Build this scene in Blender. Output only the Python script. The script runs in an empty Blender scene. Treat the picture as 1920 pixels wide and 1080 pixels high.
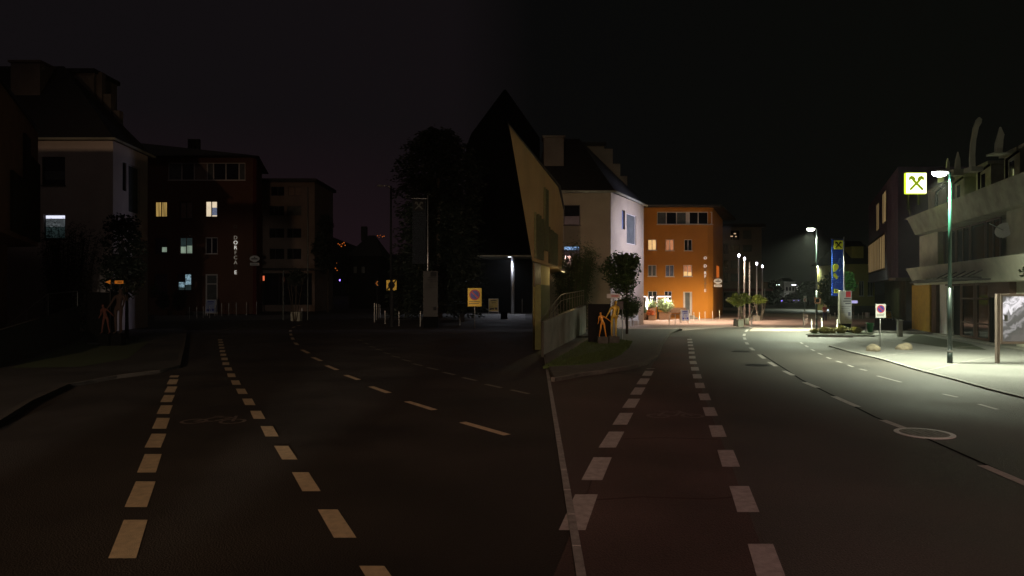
import bpy, bmesh, math, random
from mathutils import Vector, Matrix
random.seed(7)
C = bpy.context.scene.collection
SC = bpy.context.scene
H = 2.6; F_ = 1280.0; HZ = 550.0

# ---------------------------------------------------------------- camera
cam = bpy.data.cameras.new('camera'); co = bpy.data.objects.new('camera', cam); C.objects.link(co)
co.location = (0, 0, H); co.rotation_euler = (math.radians(90), 0, 0)
cam.sensor_width = 36; cam.lens = 36*F_/1920; cam.shift_y = (HZ-540)/1920.0
cam.clip_end = 3000; cam.clip_start = 0.1
SC.camera = co

# ---------------------------------------------------------------- world: night sky with town glow low on the left
w = bpy.data.worlds.new('World'); SC.world = w; w.use_nodes = True
nt = w.node_tree; nt.nodes.clear()
def wn(t, **k):
    n = nt.nodes.new(t)
    for a, b in k.items(): setattr(n, a, b)
    return n
out = wn('ShaderNodeOutputWorld'); bg = wn('ShaderNodeBackground'); add = wn('ShaderNodeAddShader')
sky = wn('ShaderNodeTexSky', sky_type='NISHITA'); sky.sun_disc = False
sky.sun_elevation = math.radians(-6); sky.sun_rotation = math.radians(200)
bgs = wn('ShaderNodeBackground'); bgs.inputs['Strength'].default_value = 0.004
nt.links.new(sky.outputs[0], bgs.inputs['Color'])
tc = wn('ShaderNodeTexCoord'); sx = wn('ShaderNodeSeparateXYZ'); nt.links.new(tc.outputs['Generated'], sx.inputs[0])
rx = wn('ShaderNodeValToRGB'); mr = wn('ShaderNodeMapRange')
mr.inputs['From Min'].default_value = -0.5; mr.inputs['From Max'].default_value = 0.5
nt.links.new(sx.outputs['X'], mr.inputs['Value']); nt.links.new(mr.outputs[0], rx.inputs['Fac'])
e = rx.color_ramp.elements
e[0].position = 0.0; e[0].color = (0.0052, 0.0042, 0.0050, 1)
e[1].position = 1.0; e[1].color = (0.0026, 0.0028, 0.0022, 1)
k = rx.color_ramp.elements.new(0.42); k.color = (0.0058, 0.0044, 0.0052, 1)
k = rx.color_ramp.elements.new(0.53); k.color = (0.0024, 0.0024, 0.0024, 1)
# horizon glow
mz = wn('ShaderNodeMapRange'); mz.inputs['From Min'].default_value = 0.24; mz.inputs['From Max'].default_value = 0.02
nt.links.new(sx.outputs['Z'], mz.inputs['Value'])
mx = wn('ShaderNodeMapRange'); mx.interpolation_type = 'SMOOTHSTEP'
mx.inputs['From Min'].default_value = 0.05; mx.inputs['From Max'].default_value = -0.25
nt.links.new(sx.outputs['X'], mx.inputs['Value'])
mm = wn('ShaderNodeMath', operation='MULTIPLY'); nt.links.new(mz.outputs[0], mm.inputs[0]); nt.links.new(mx.outputs[0], mm.inputs[1])
mix = wn('ShaderNodeMix', data_type='RGBA', blend_type='ADD'); 
nt.links.new(mm.outputs[0], mix.inputs['Factor']); nt.links.new(rx.outputs[0], mix.inputs['A'])
mix.inputs['B'].default_value = (0.0065, 0.0014, 0.0030, 1)
nt.links.new(mix.outputs['Result'], bg.inputs['Color']); bg.inputs['Strength'].default_value = 1.0
nt.links.new(bg.outputs[0], add.inputs[0]); nt.links.new(bgs.outputs[0], add.inputs[1]); nt.links.new(add.outputs[0], out.inputs[0])

SC.view_settings.view_transform = 'Standard'; SC.view_settings.look = 'None'
SC.view_settings.exposure = 0; SC.view_settings.gamma = 1; SC.view_settings.use_curve_mapping = False

# one very dim moon
sl = bpy.data.lights.new('moonlight', 'SUN'); sl.energy = 0.022; sl.angle = math.radians(8); sl.color = (1, .80, .70)
so = bpy.data.objects.new('moonlight', sl); C.objects.link(so)
so.rotation_euler = (math.radians(52), 0, math.radians(-18))

def spot(name, loc, target, power, color, deg=120, blend=.5, radius=.1, parent=None, kind='SPOT'):
    l = bpy.data.lights.new(name, kind); l.energy = power; l.color = color; l.shadow_soft_size = radius
    if kind == 'SPOT': l.spot_size = math.radians(deg); l.spot_blend = blend
    o = bpy.data.objects.new(name, l); C.objects.link(o); o.location = loc
    o.rotation_euler = (Vector(target)-Vector(loc)).to_track_quat('-Z', 'Y').to_euler()
    if parent:
        o.parent = parent; o.location = Vector(loc)-ORG[parent.name]
    return o
# light from behind the viewer: added fill beams, and a lamp down the road behind each street
LP = dict(left_key=18000, left_beam=20000, left_beam2=11000, right_key=12000)
spot('lamp_behind_dark_street', (-9, -22, 9), (-12, 20, 0), LP['left_key'], (1, .66, .40), 52, .7, .3)
spot('fill_beam', (-2.2, -7, .85), (-8.6, 60, 4.2), LP['left_beam'], (1, .86, .66), 13, .5, .12)  # added narrow beam that brightens the signs in place of their reflective sheeting
spot('fill_beam', (-3.6, -7, .85), (-27, 64, 1.0), LP['left_beam2'], (1, .86, .70), 15, .6, .12)  # second added beam, brightens bollards and folding sign before the cafe
spot('lamp_behind_lit_street', (9, -18, 9), (8, 9, 0), LP['right_key'], (1, .56, .47), 46, .9, .3)

# ---------------------------------------------------------------- helpers
def PX(px, py, d): return Vector(((px-960)/F_*d, d, H+(HZ-py)/F_*d))
def G(px, py, z=0.0):
    d = (H-z)*F_/(py-HZ); return Vector(((px-960)/F_*d, d, z))
ORG = {}
class MB:
    def __init__(s): s.v = []; s.f = []
    def poly(s, pts):
        n = len(s.v); s.v += [Vector(p) for p in pts]; s.f.append(tuple(range(n, n+len(pts)))); return s
    def hexa(s, b, t):      # bottom ring, top ring, counterclockwise seen from above
        n = len(s.v); m = len(b); s.v += [Vector(p) for p in b]+[Vector(p) for p in t]
        s.f.append(tuple(range(n+m-1, n-1, -1))); s.f.append(tuple(range(n+m, n+2*m)))
        for i in range(m):
            j = (i+1) % m; s.f.append((n+i, n+j, n+m+j, n+m+i))
        return s
    def prism(s, poly, z0, z1): return s.hexa([(p[0], p[1], z0) for p in poly], [(p[0], p[1], z1) for p in poly])
    def box(s, x0, x1, y0, y1, z0, z1): return s.prism([(x0, y0), (x1, y0), (x1, y1), (x0, y1)], z0, z1)
    def tube(s, p0, p1, r0, r1=None, n=10, cap=True):
        r1 = r0 if r1 is None else r1
        p0 = Vector(p0); p1 = Vector(p1); d = (p1-p0).normalized()
        a = d.orthogonal().normalized(); b = d.cross(a); k = len(s.v)
        for p, r in ((p0, r0), (p1, r1)):
            for i in range(n):
                t = 2*math.pi*i/n; s.v.append(p+a*math.cos(t)*r+b*math.sin(t)*r)
        for i in range(n):
            j = (i+1) % n; s.f.append((k+i, k+j, k+n+j, k+n+i))
        if cap: s.f.append(tuple(range(k+n-1, k-1, -1))); s.f.append(tuple(range(k+n, k+2*n)))
        return s
    def lathe(s, c, prof, n=16, sx=1, sy=1):
        k = len(s.v); c = Vector(c)
        for r, z in prof:
            for i in range(n):
                t = 2*math.pi*i/n; s.v.append(c+Vector((math.cos(t)*r*sx, math.sin(t)*r*sy, z)))
        for q in range(len(prof)-1):
            for i in range(n):
                j = (i+1) % n; a = k+q*n
                s.f.append((a+i, a+j, a+n+j, a+n+i))
        s.f.append(tuple(range(k+n-1, k-1, -1))); m = k+(len(prof)-1)*n; s.f.append(tuple(range(m, m+n)))
        return s
    def build(s, name, mat, parent=None, smooth=False, bevel=0):
        o0 = Vector((0, 0, 0))
        if parent is not None: o0 = ORG[parent.name]
        me = bpy.data.meshes.new(name); me.from_pydata([tuple(p-o0) for p in s.v], [], s.f); me.update()
        me.materials.append(mat)
        if smooth:
            for p in me.polygons: p.use_smooth = True
        o = bpy.data.objects.new(name, me); C.objects.link(o)
        if parent is not None: o.parent = parent
        ORG[o.name] = o0
        if bevel:
            m = o.modifiers.new('bevel', 'BEVEL'); m.width = bevel; m.segments = 2; m.limit_method = 'ANGLE'
        return o
def thing(name, loc, label, cat, group=None):
    o = bpy.data.objects.new(name, None); C.objects.link(o); o.location = loc; o.empty_display_size = .3
    ORG[o.name] = Vector(loc); o['label'] = label; o['category'] = cat
    if group: o['group'] = group
    return o
def tag(o, label, cat, group=None):
    o['label'] = label; o['category'] = cat
    if group: o['group'] = group
    return o
def kind(o, k, label=None, cat=None):
    o['kind'] = k
    o['label'] = label or o.name.replace('_', ' ')
    o['category'] = cat or 'setting'
    return o
def copy_tree(o, parent=None, loc=None, label=None):
    c = o.copy(); C.objects.link(c)
    if parent: c.parent = parent
    if loc is not None: c.location = loc
    if label: c['label'] = label
    for ch in list(o.children): copy_tree(ch, c)
    return c

# ---------------------------------------------------------------- materials
def mat(name, col, rough=.7, metal=0, nscale=0, namt=.25, bump=0, bscale=60, spec=None, col2=None):
    m = bpy.data.materials.new(name); m.use_nodes = True; t = m.node_tree; b = t.nodes['Principled BSDF']
    b.inputs['Base Color'].default_value = (*col, 1); b.inputs['Roughness'].default_value = rough; b.inputs['Metallic'].default_value = metal
    if spec is not None: b.inputs['Specular IOR Level'].default_value = spec
    if nscale or bump:
        tcn = t.nodes.new('ShaderNodeTexCoord'); geo = t.nodes.new('ShaderNodeNewGeometry')
    if nscale:
        n = t.nodes.new('ShaderNodeTexNoise'); n.inputs['Scale'].default_value = nscale; n.inputs['Detail'].default_value = 6; n.inputs['Roughness'].default_value = .62
        t.links.new(geo.outputs['Position'], n.inputs['Vector'])
        r = t.nodes.new('ShaderNodeMapRange'); r.inputs['From Min'].default_value = .3; r.inputs['From Max'].default_value = .7
        t.links.new(n.outputs['Fac'], r.inputs['Value'])
        x = t.nodes.new('ShaderNodeMix'); x.data_type = 'RGBA'
        c2 = col2 or tuple(c*(1-namt) for c in col); c1 = col if col2 else tuple(min(1, c*(1+namt)) for c in col)
        x.inputs['A'].default_value = (*c1, 1); x.inputs['B'].default_value = (*c2, 1)
        t.links.new(r.outputs[0], x.inputs['Factor']); t.links.new(x.outputs['Result'], b.inputs['Base Color'])
    if bump:
        n2 = t.nodes.new('ShaderNodeTexNoise'); n2.inputs['Scale'].default_value = bscale; n2.inputs['Detail'].default_value = 3
        t.links.new(geo.outputs['Position'], n2.inputs['Vector'])
        bp = t.nodes.new('ShaderNodeBump'); bp.inputs['Strength'].default_value = bump; bp.inputs['Distance'].default_value = .02
        t.links.new(n2.outputs['Fac'], bp.inputs['Height']); t.links.new(bp.outputs[0], b.inputs['Normal'])
    return m
def emit(name, col, strength, ns=0, lo=.5, stretch=(1, 1, 1)):
    m = bpy.data.materials.new(name); m.use_nodes = True; t = m.node_tree; b = t.nodes['Principled BSDF']
    b.inputs['Base Color'].default_value = (*[c*.3 for c in col], 1)
    b.inputs['Emission Color'].default_value = (*col, 1); b.inputs['Emission Strength'].default_value = strength
    if ns:
        geo = t.nodes.new('ShaderNodeNewGeometry'); mp = t.nodes.new('ShaderNodeMapping'); mp.inputs['Scale'].default_value = stretch
        n = t.nodes.new('ShaderNodeTexNoise'); n.inputs['Scale'].default_value = ns; n.inputs['Detail'].default_value = 3
        r = t.nodes.new('ShaderNodeMapRange'); r.inputs['From Min'].default_value = .35; r.inputs['From Max'].default_value = .65
        r.inputs['To Min'].default_value = strength*lo; r.inputs['To Max'].default_value = strength
        t.links.new(geo.outputs['Position'], mp.inputs[0]); t.links.new(mp.outputs[0], n.inputs['Vector'])
        t.links.new(n.outputs['Fac'], r.inputs['Value']); t.links.new(r.outputs[0], b.inputs['Emission Strength'])
    return m
M = {}
def asphalt(name, c, patch, rough=.72):
    m = mat(name, c, rough, 0, 55, .5, 1.0, 48)
    t = m.node_tree; b = t.nodes['Principled BSDF']; src = b.inputs['Base Color'].links[0].from_socket
    geo = t.nodes.new('ShaderNodeNewGeometry')
    n = t.nodes.new('ShaderNodeTexNoise'); n.inputs['Scale'].default_value = .35; n.inputs['Detail'].default_value = 5
    t.links.new(geo.outputs['Position'], n.inputs['Vector'])
    r = t.nodes.new('ShaderNodeMapRange'); r.inputs['From Min'].default_value = .35; r.inputs['From Max'].default_value = .65
    r.inputs['To Min'].default_value = 1-patch; r.inputs['To Max'].default_value = 1+patch
    t.links.new(n.outputs['Fac'], r.inputs['Value'])
    v = t.nodes.new('ShaderNodeVectorMath'); v.operation = 'SCALE'
    t.links.new(src, v.inputs[0]); t.links.new(r.outputs[0], v.inputs['Scale']); t.links.new(v.outputs[0], b.inputs['Base Color'])
    # tyre-polished, slightly smoother patches
    r2 = t.nodes.new('ShaderNodeMapRange'); r2.inputs['From Min'].default_value = .3; r2.inputs['From Max'].default_value = .7
    r2.inputs['To Min'].default_value = rough-.08; r2.inputs['To Max'].default_value = rough+.1
    t.links.new(n.outputs['Fac'], r2.inputs['Value']); t.links.new(r2.outputs[0], b.inputs['Roughness'])
    return m
M['asph_dark'] = asphalt('unlit_asphalt', (.027, .020, .016), .3)  # asphalt colour darkened for the street without lit lamps
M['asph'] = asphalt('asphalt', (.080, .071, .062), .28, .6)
M['asph_red'] = asphalt('asphalt_red', (.090, .056, .048), .32)
M['asph_brown'] = asphalt('asphalt_brown', (.078, .053, .046), .25)
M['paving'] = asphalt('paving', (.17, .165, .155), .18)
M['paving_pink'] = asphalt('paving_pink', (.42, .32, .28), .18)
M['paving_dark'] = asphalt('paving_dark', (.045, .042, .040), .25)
M['mark'] = mat('road_paint', (.60, .56, .53), .6, 0, 9, .25, .3, 120, col2=(.36, .32, .30))
M['mark_l'] = mat('worn_paint_warm_lit', (.74, .57, .37), .6, 0, 8, .3, .3, 120, col2=(.50, .38, .25))  # warm tint of the light mixed into the worn paint colour
M['kerb'] = mat('kerb_stone', (.30, .29, .27), .8, 0, 8, .3, .4, 60)
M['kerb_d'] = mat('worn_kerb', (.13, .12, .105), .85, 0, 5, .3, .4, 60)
M['kerb_dd'] = mat('unlit_kerb', (.05, .042, .036), .9, 0, 5, .3)  # kerb stone darkened in colour for the unlit street
M['tar'] = mat('tar', (.008, .008, .008), .95, spec=.05)
M['faint'] = mat('lane_joint', (.055, .026, .021), .9)
M['iron'] = mat('cast_iron', (.03, .03, .03), .45, .6, 30, .3)
M['grass'] = mat('grass', (.045, .075, .018), .9, 0, 20, .4)
M['concrete'] = mat('concrete', (.20, .19, .165), .85, 0, .9, .35, .3, 30)
M['ochre'] = mat('ochre_plaster', (.42, .24, .10), .9, 0, .7, .12, .25, 50)
M['yellow_wall'] = mat('yellow_plaster', (.55, .42, .14), .9, 0, 1.2, .12, .2, 50)
M['yhouse'] = mat('yellow_house_plaster', (.42, .36, .11), .9, 0, .6, .15, .2, 50)
M['slat'] = mat('slat_wood', (.10, .105, .04), .8, 0, 6, .3)
M['white_wall'] = mat('white_plaster', (.54, .46, .43), .9, 0, .6, .10, .25, 50)
M['dimmed_white_wall'] = mat('dimmed_white_plaster', (.34, .28, .21), .9, 0, .6, .12, .25, 50)  # white plaster, with the dim light on its front put into the colour
M['gable'] = mat('weathered_plaster', (.17, .14, .12), .9, 0, .9, .15)
M['orange_wall'] = mat('orange_plaster', (.46, .185, .02), .9, 0, .55, .09, .25, 50)
M['redside'] = mat('dark_red_plaster', (.14, .02, .014), .9, 0, .55, .12)
M['unlit_orange_wall'] = mat('unlit_orange_plaster', (.12, .052, .030), .9, 0, .55, .12, .25, 50)  # orange wall with the lack of light put into its colour
M['brown_wall'] = mat('brown_plaster', (.20, .15, .13), .9, 0, .5, .15)
M['black_wall'] = mat('unlit_cladding', (.006, .007, .007), .9, 0, 1, .2, spec=.02)  # near-black colour stands in for cladding that gets no light
M['purple_clad'] = mat('dark_violet_cladding', (.20, .165, .235), .6, .1, .8, .12)
M['roof'] = mat('roof_tile', (.014, .014, .015), .8, 0, 3, .3, .5, 12)
M['roof2'] = mat('dark_metal_roof', (.03, .028, .028), .5, .4, 1, .2)
M['stone'] = mat('pale_stucco', (.47, .46, .37), .88, 0, .8, .22, .4, 22)
M['stone_dark'] = mat('weathered_concrete', (.30, .30, .245), .9, 0, 1.2, .3, .4, 25)
M['ochre_panel'] = mat('ochre_panel', (.52, .32, .04), .6, 0, 2, .15)
M['brown_panel'] = mat('brown_panel', (.085, .042, .028), .6, 0, 3, .2)
M['frame_w'] = mat('white_frame', (.6, .56, .54), .5, 0, 5, .08)
M['frame_d'] = mat('dark_frame', (.05, .045, .04), .5, 0, 5, .1)
M['glass'] = mat('window_glass', (.012, .014, .018), .06, 0, .8, .5, spec=.7)
M['glass_grey'] = mat('curtained_glass', (.10, .11, .11), .25, 0, 2, .25)
M['glass_pink'] = mat('blind_behind_glass', (.22, .15, .12), .35, 0, 2, .2)
M['glass_blue'] = mat('blue_curtain_glass', (.09, .12, .22), .3, 0, 3, .4)
M['steel'] = mat('galvanised_steel', (.42, .42, .42), .42, .85, 12, .15)
M['rail2'] = mat('grey_painted_steel', (.26, .25, .25), .6, .2, 12, .15)
M['rail'] = mat('dull_steel', (.14, .13, .10), .6, .2, 12, .15)
M['bollard'] = mat('brushed_steel', (.60, .57, .52), .4, .5, 12, .1)
M['post_green'] = mat('green_paint', (.008, .05, .034), .35, .2, 8, .2)
M['post_dark'] = mat('dark_green_paint', (.012, .02, .018), .4, .2, 8, .2)
M['black'] = mat('black_paint', (.008, .008, .009), .75, 0, 6, .3, spec=.15)
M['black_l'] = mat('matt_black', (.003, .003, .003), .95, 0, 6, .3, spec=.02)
M['white'] = mat('white_paint', (.72, .72, .70), .5, 0, 5, .06)
M['sign_grey'] = mat('sign_back', (.25, .25, .25), .5, .4, 6, .1)
M['yellow'] = mat('yellow_sheeting', (.95, .62, .06), .55, 0, 9, .06)
M['orange'] = mat('orange_sheeting', (.9, .32, .03), .55, 0, 9, .06)
M['red'] = mat('red_sheeting', (.55, .03, .03), .5, 0, 9, .08)
M['blue'] = mat('blue_sheeting', (.035, .045, .35), .5, 0, 9, .08)
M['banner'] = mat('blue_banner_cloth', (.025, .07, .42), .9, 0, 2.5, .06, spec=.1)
M['banner_l'] = mat('unlit_banner_cloth', (.006, .009, .014), .95, 0, 2.5, .18)  # banner cloth darkened to near black to read as unlit
M['lime'] = mat('lime_yellow', (.62, .62, .03), .6, 0, 5, .08)
M['poster_blue'] = mat('blue_poster', (.18, .26, .55), .4, 0, 9, .6, col2=(.5, .55, .7))
M['wood'] = mat('planter_wood', (.16, .09, .05), .8, 0, 8, .3)
M['bark'] = mat('bark', (.05, .038, .028), .95, 0, 9, .4, .6, 30)
M['bark_l'] = mat('pale_bark', (.22, .19, .15), .9, 0, 9, .3)
def leafmat(n, c, a=.5): return mat(n, c, .6, 0, 1.3, a, spec=.3)
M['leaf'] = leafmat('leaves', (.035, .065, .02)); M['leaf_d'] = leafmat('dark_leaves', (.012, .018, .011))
M['leaf_y'] = leafmat('yellow_green_leaves', (.14, .19, .025)); M['leaf_p'] = leafmat('pale_leaves', (.22, .28, .13), .35)
M['leaf_g'] = leafmat('bright_leaves', (.04, .13, .03))
M['fallred'] = leafmat('red_leaves', (.35, .08, .02))
M['tuft'] = leafmat('dry_grass', (.34, .31, .13), .35)
M['rock'] = mat('boulder', (.24, .20, .14), .9, 0, 4, .4, .7, 14)
M['art_orange'] = mat('orange_lacquer', (.75, .30, .02), .35, .1, 6, .15)
M['art_yellow'] = mat('golden_lacquer', (.55, .36, .03), .35, .2, 6, .15)
M['skin'] = mat('skin', (.45, .26, .18), .5); M['hair'] = mat('hair', (.05, .03, .02), .6); M['shirt'] = mat('red_shirt', (.20, .03, .035), .8, 0, 30, .2); M['jeans'] = mat('jeans', (.03, .04, .09), .85, 0, 30, .2)
M['green_bin'] = mat('green_plastic', (.02, .16, .05), .35, 0, 8, .1)
M['l_amber'] = emit('lit_window_amber', (.62, .40, .12), .75, 2.2, .25, (1.5, 1, .1))
M['l_cream'] = emit('lit_window_cream', (1, .82, .58), .85, 1.2, .8)
M['l_warm'] = emit('lit_window_warm', (1, .62, .26), 1.0, 1.5, .7)
M['l_salmon'] = emit('lit_window_salmon', (.62, .24, .11), .8, 2.2, .6, (2, 1, .3))
M['l_mint'] = emit('lit_window_mint', (.42, .55, .42), .55, 1.2, .6)
M['l_mintdim'] = emit('dim_window', (.03, .05, .05), .5, 1.2, .6)
M['l_white'] = emit('lit_blind_white', (.80, .82, 1), 1.1)
M['l_grey'] = emit('lit_room_grey', (.14, .16, .17), .55, 3, .5)
M['l_blue'] = emit('lit_blind_blue', (.30, .50, .85), .85)
M['l_cold'] = emit('cold_shop_light', (.35, .55, .65), .7, 5, .15)
M['l_led'] = emit('led_strip', (1, .86, .82), 3.2)
M['l_slat'] = emit('lit_slats', (.42, .28, .12), .62, 1.6, .45, (1, 1, .1))
M['l_sign'] = emit('backlit_sign', (1, 1, .55), 3.0)
M['l_edge'] = emit('backlit_sign_edge', (.55, .75, .03), 1.6)
M['l_logo'] = emit('backlit_sign_mark', (.18, .24, .0), .8)
M['l_head'] = emit('lamp_glass', (.95, 1, .86), 45)
M['l_headfar'] = emit('far_lamp_glass', (.85, .88, 1), 14)
M['l_pole'] = emit('pole_light_glass', (.9, .84, 1), 12)
M['l_town'] = emit('sodium_light', (1, .22, .03), .55)
M['l_violet'] = emit('violet_light', (.25, .15, 1), 6)
M['l_letter'] = emit('lit_letter', (.75, .74, .68), .85); M['l_letterdim'] = emit('dim_letter', (.30, .27, .22), .45)
M['l_letterR'] = emit('lit_letter_white', (.9, .85, .8), .8); M['letter_off'] = mat('unlit_letter', (.20, .18, .15), .5)
M['l_phone'] = emit('phone_screen', (.7, .8, 1), 2.5)
M['l_red'] = emit('red_lamp', (1, .2, .08), .8)

# ---------------------------------------------------------------- facade tools
class Facade:
    def __init__(s, A, B):
        s.A = Vector((A[0], A[1])); s.B = Vector((B[0], B[1])); s.L = (s.B-s.A).length; s.d = (s.B-s.A)/s.L; s.n = Vector((s.d.y, -s.d.x))
    def pt(s, u, z, o=0):
        p = s.A+s.d*u+s.n*o; return Vector((p.x, p.y, z))
    def uz(s, px, py):
        k = (px-960)/F_   # ray (k,1)*t ; solve A+d*u = (k,1)t
        # A.x + d.x u = k t ; A.y + d.y u = t
        u = (k*s.A.y-s.A.x)/(s.d.x-k*s.d.y); t = s.A.y+s.d.y*u
        return u, H+(HZ-py)/F_*t
    def rect(s, x0, x1, y0, y1):
        u0, _ = s.uz(x0, y0); u1, _ = s.uz(x1, y0); _, za = s.uz((x0+x1)/2, y0); _, zb = s.uz((x0+x1)/2, y1)
        return (min(u0, u1), max(u0, u1), min(za, zb), max(za, zb))
    def box(s, mb, u0, u1, z0, z1, o0, o1):
        a, b = min(o0, o1), max(o0, o1)
        ring = [s.pt(u0, 0, b), s.pt(u1, 0, b), s.pt(u1, 0, a), s.pt(u0, 0, a)]
        return mb.prism(ring, z0, z1)
    def wall(s, mb, u0, u1, z0, z1, ops=(), dep=.18):
        us = sorted({u0, u1, *[min(max(v, u0), u1) for o in ops for v in o[:2]]}); zs = sorted({z0, z1, *[min(max(v, z0), z1) for o in ops for v in o[2:4]]})
        for i in range(len(us)-1):
            for j in range(len(zs)-1):
                cu = (us[i]+us[i+1])/2; cz = (zs[j]+zs[j+1])/2
                if any(o[0] < cu < o[1] and o[2] < cz < o[3] for o in ops): continue
                mb.poly([s.pt(us[i], zs[j]), s.pt(us[i+1], zs[j]), s.pt(us[i+1], zs[j+1]), s.pt(us[i], zs[j+1])])
        for a, b, c, d in [o[:4] for o in ops]:
            q = [(a, c), (b, c), (b, d), (a, d)]
            for i in range(4):
                p, r = q[i], q[(i+1) % 4]
                mb.poly([s.pt(*r, 0), s.pt(*p, 0), s.pt(*p, -dep), s.pt(*r, -dep)])
    def window(s, r, parent, pane, fr=None, mull=(.5,), trans=(), w=.07, sill=True, name='window', panes=None, dep=.14):
        """r rect; frame with mullions, panes as sub-parts"""
        a, b, c, d = r; fr = fr or M['frame_w']; mb = MB(); o0, o1 = -dep, -dep+.06
        s.box(mb, a, a+w, c, d, o0, o1); s.box(mb, b-w, b, c, d, o0, o1)
        s.box(mb, a+w, b-w, c, c+w, o0, o1); s.box(mb, a+w, b-w, d-w, d, o0, o1)
        for m_ in mull:
            u = a+(b-a)*m_; s.box(mb, u-w*.6, u+w*.6, c+w, d-w, o0, o1-.004)
        for t_ in trans:
            z = c+(d-c)*t_; s.box(mb, a+w, b-w, z-w*.4, z+w*.4, o0, o1-.008)
        f = mb.build(name, fr, parent)
        if sill:
            k_ = MB(); s.box(k_, a-.06, b+.06, c-.06, c, -.02, .07); k_.build('sill', fr, f)
        cuts = [a+w*.5]+[a+(b-a)*m_ for m_ in mull]+[b-w*.5]
        for i in range(len(cuts)-1):
            pm = panes[i] if panes else pane
            segs = pm if isinstance(pm, list) else [(0, 1, pm)]
            for (t0, t1, mm_) in segs:
                z0 = c+(d-c)*t0; z1 = c+(d-c)*t1
                p = MB(); s.box(p, cuts[i]+.002, cuts[i+1]-.002, z0+.002, z1-.002, -dep-.03, -dep+.01); p.build('pane', M[mm_], f)
        return f
def closed(fp, skip, mb, z0, z1):
    """walls of the footprint edges not in skip"""
    n = len(fp)
    for i in range(n):
        if i in skip: continue
        a, b = fp[i], fp[(i+1) % n]
        mb.poly([(a[0], a[1], z0), (b[0], b[1], z0), (b[0], b[1], z1), (a[0], a[1], z1)])

def leaves(mb, blobs, n, size, droop=0, shell=.45):
    """leaf faces spread through ellipsoidal clumps"""
    tot = sum(b[3]*b[4]*b[5] for b in blobs)
    for bx_, by_, bz, rx_, ry, rz in blobs:
        k_ = max(4, int(n*rx_*ry*rz/tot))
        for _ in range(k_):
            while True:
                p = Vector((random.uniform(-1, 1), random.uniform(-1, 1), random.uniform(-1, 1)))
                if p.length <= 1: break
            if p.length < shell: p = p.normalized()*(random.uniform(shell, 1.04) if random.random() < .82 else random.uniform(1.0, 1.38))
            c = Vector((bx_+p.x*rx_, by_+p.y*ry, bz+p.z*rz-droop*p.length))
            s_ = size*random.uniform(.6, 1.35)
            a = Vector((random.gauss(0, 1), random.gauss(0, 1), random.gauss(0, .6))).normalized(); b = a.orthogonal().normalized()
            b = (b*math.cos(random.random()*6.28)+a.cross(b)*math.sin(random.random()*6.28))
            mb.poly([c-a*s_, c-b*s_*.45, c+a*s_, c+b*s_*.45])
    return mb
def limbs(mb, base, top, r, blobs, k=6):
    base = Vector(base); top = Vector(top); mid = base.lerp(top, .5)+Vector((random.uniform(-.1, .1), random.uniform(-.1, .1), 0))*r*4
    mb.tube(base, mid, r, r*.75, 9); mb.tube(mid, top, r*.75, r*.4, 9)
    for b in blobs[:k]:
        st = mid.lerp(top, random.uniform(0, .9)); en = Vector(b[:3]); m_ = st.lerp(en, .55)+Vector((0, 0, -.08*(en-st).length))
        mb.tube(st, m_, r*.42, r*.26, 6, False); mb.tube(m_, en, r*.26, r*.08, 6, False)
    return mb
def cloud(px0, px1, py0, py1, d, n, seed, thick=None, rmin=.16, rmax=.34, shape=None):
    """clump centres filling a crown region of given extent at depth d"""
    rnd = random.Random(seed); a = PX(px0, py1, d); b = PX(px1, py0, d); W = b.x-a.x; Hh = b.z-a.z; T = (thick or W)
    out_ = []
    for i in range(n):
        for _ in range(30):
            u, v, t = rnd.uniform(-1, 1), rnd.uniform(-1, 1), rnd.uniform(-1, 1)
            lim = 1.0
            if shape == 'cone': lim = max(.12, (1-(v+1)/2)**.8)
            if u*u/(lim*lim)+(v*v if shape != 'cone' else 0)+t*t <= .75: break
        r = rnd.uniform(rmin, rmax)*min(W, Hh)
        cx = (a.x+b.x)/2+u*(W/2-r*.7); cz = (a.z+b.z)/2+v*(Hh/2-r*.6)
        out_.append((cx, d+t*(T/2-r*.5), cz, r*rnd.uniform(.8, 1.3), r, r*rnd.uniform(.6, .95)))
    return out_
def tree(name, label, cat, px, ground_d, blobs, nleaf, lsize, leafm, r=.12, barkm='bark', group=None, topz=None, base_z=0, stems=1):
    X = (px-960)/F_*ground_d
    t = thing(name, (X, ground_d, base_z), label, cat, group)
    tz = topz or (sum(b[2] for b in blobs)/len(blobs))
    mb = MB()
    for s_ in range(stems):
        ox = 0 if stems == 1 else random.uniform(-.25, .25)*stems*.5
        limbs(mb, (X+ox*.3, ground_d, base_z), (X+ox*2, ground_d, tz), r, random.sample(blobs, min(len(blobs), 7)), 7 if stems == 1 else 2)
    mb.build('trunk', M[barkm], t, True)
    c = MB(); leaves(c, blobs, nleaf, lsize); c.build('crown', M[leafm], t)
    return t

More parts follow.
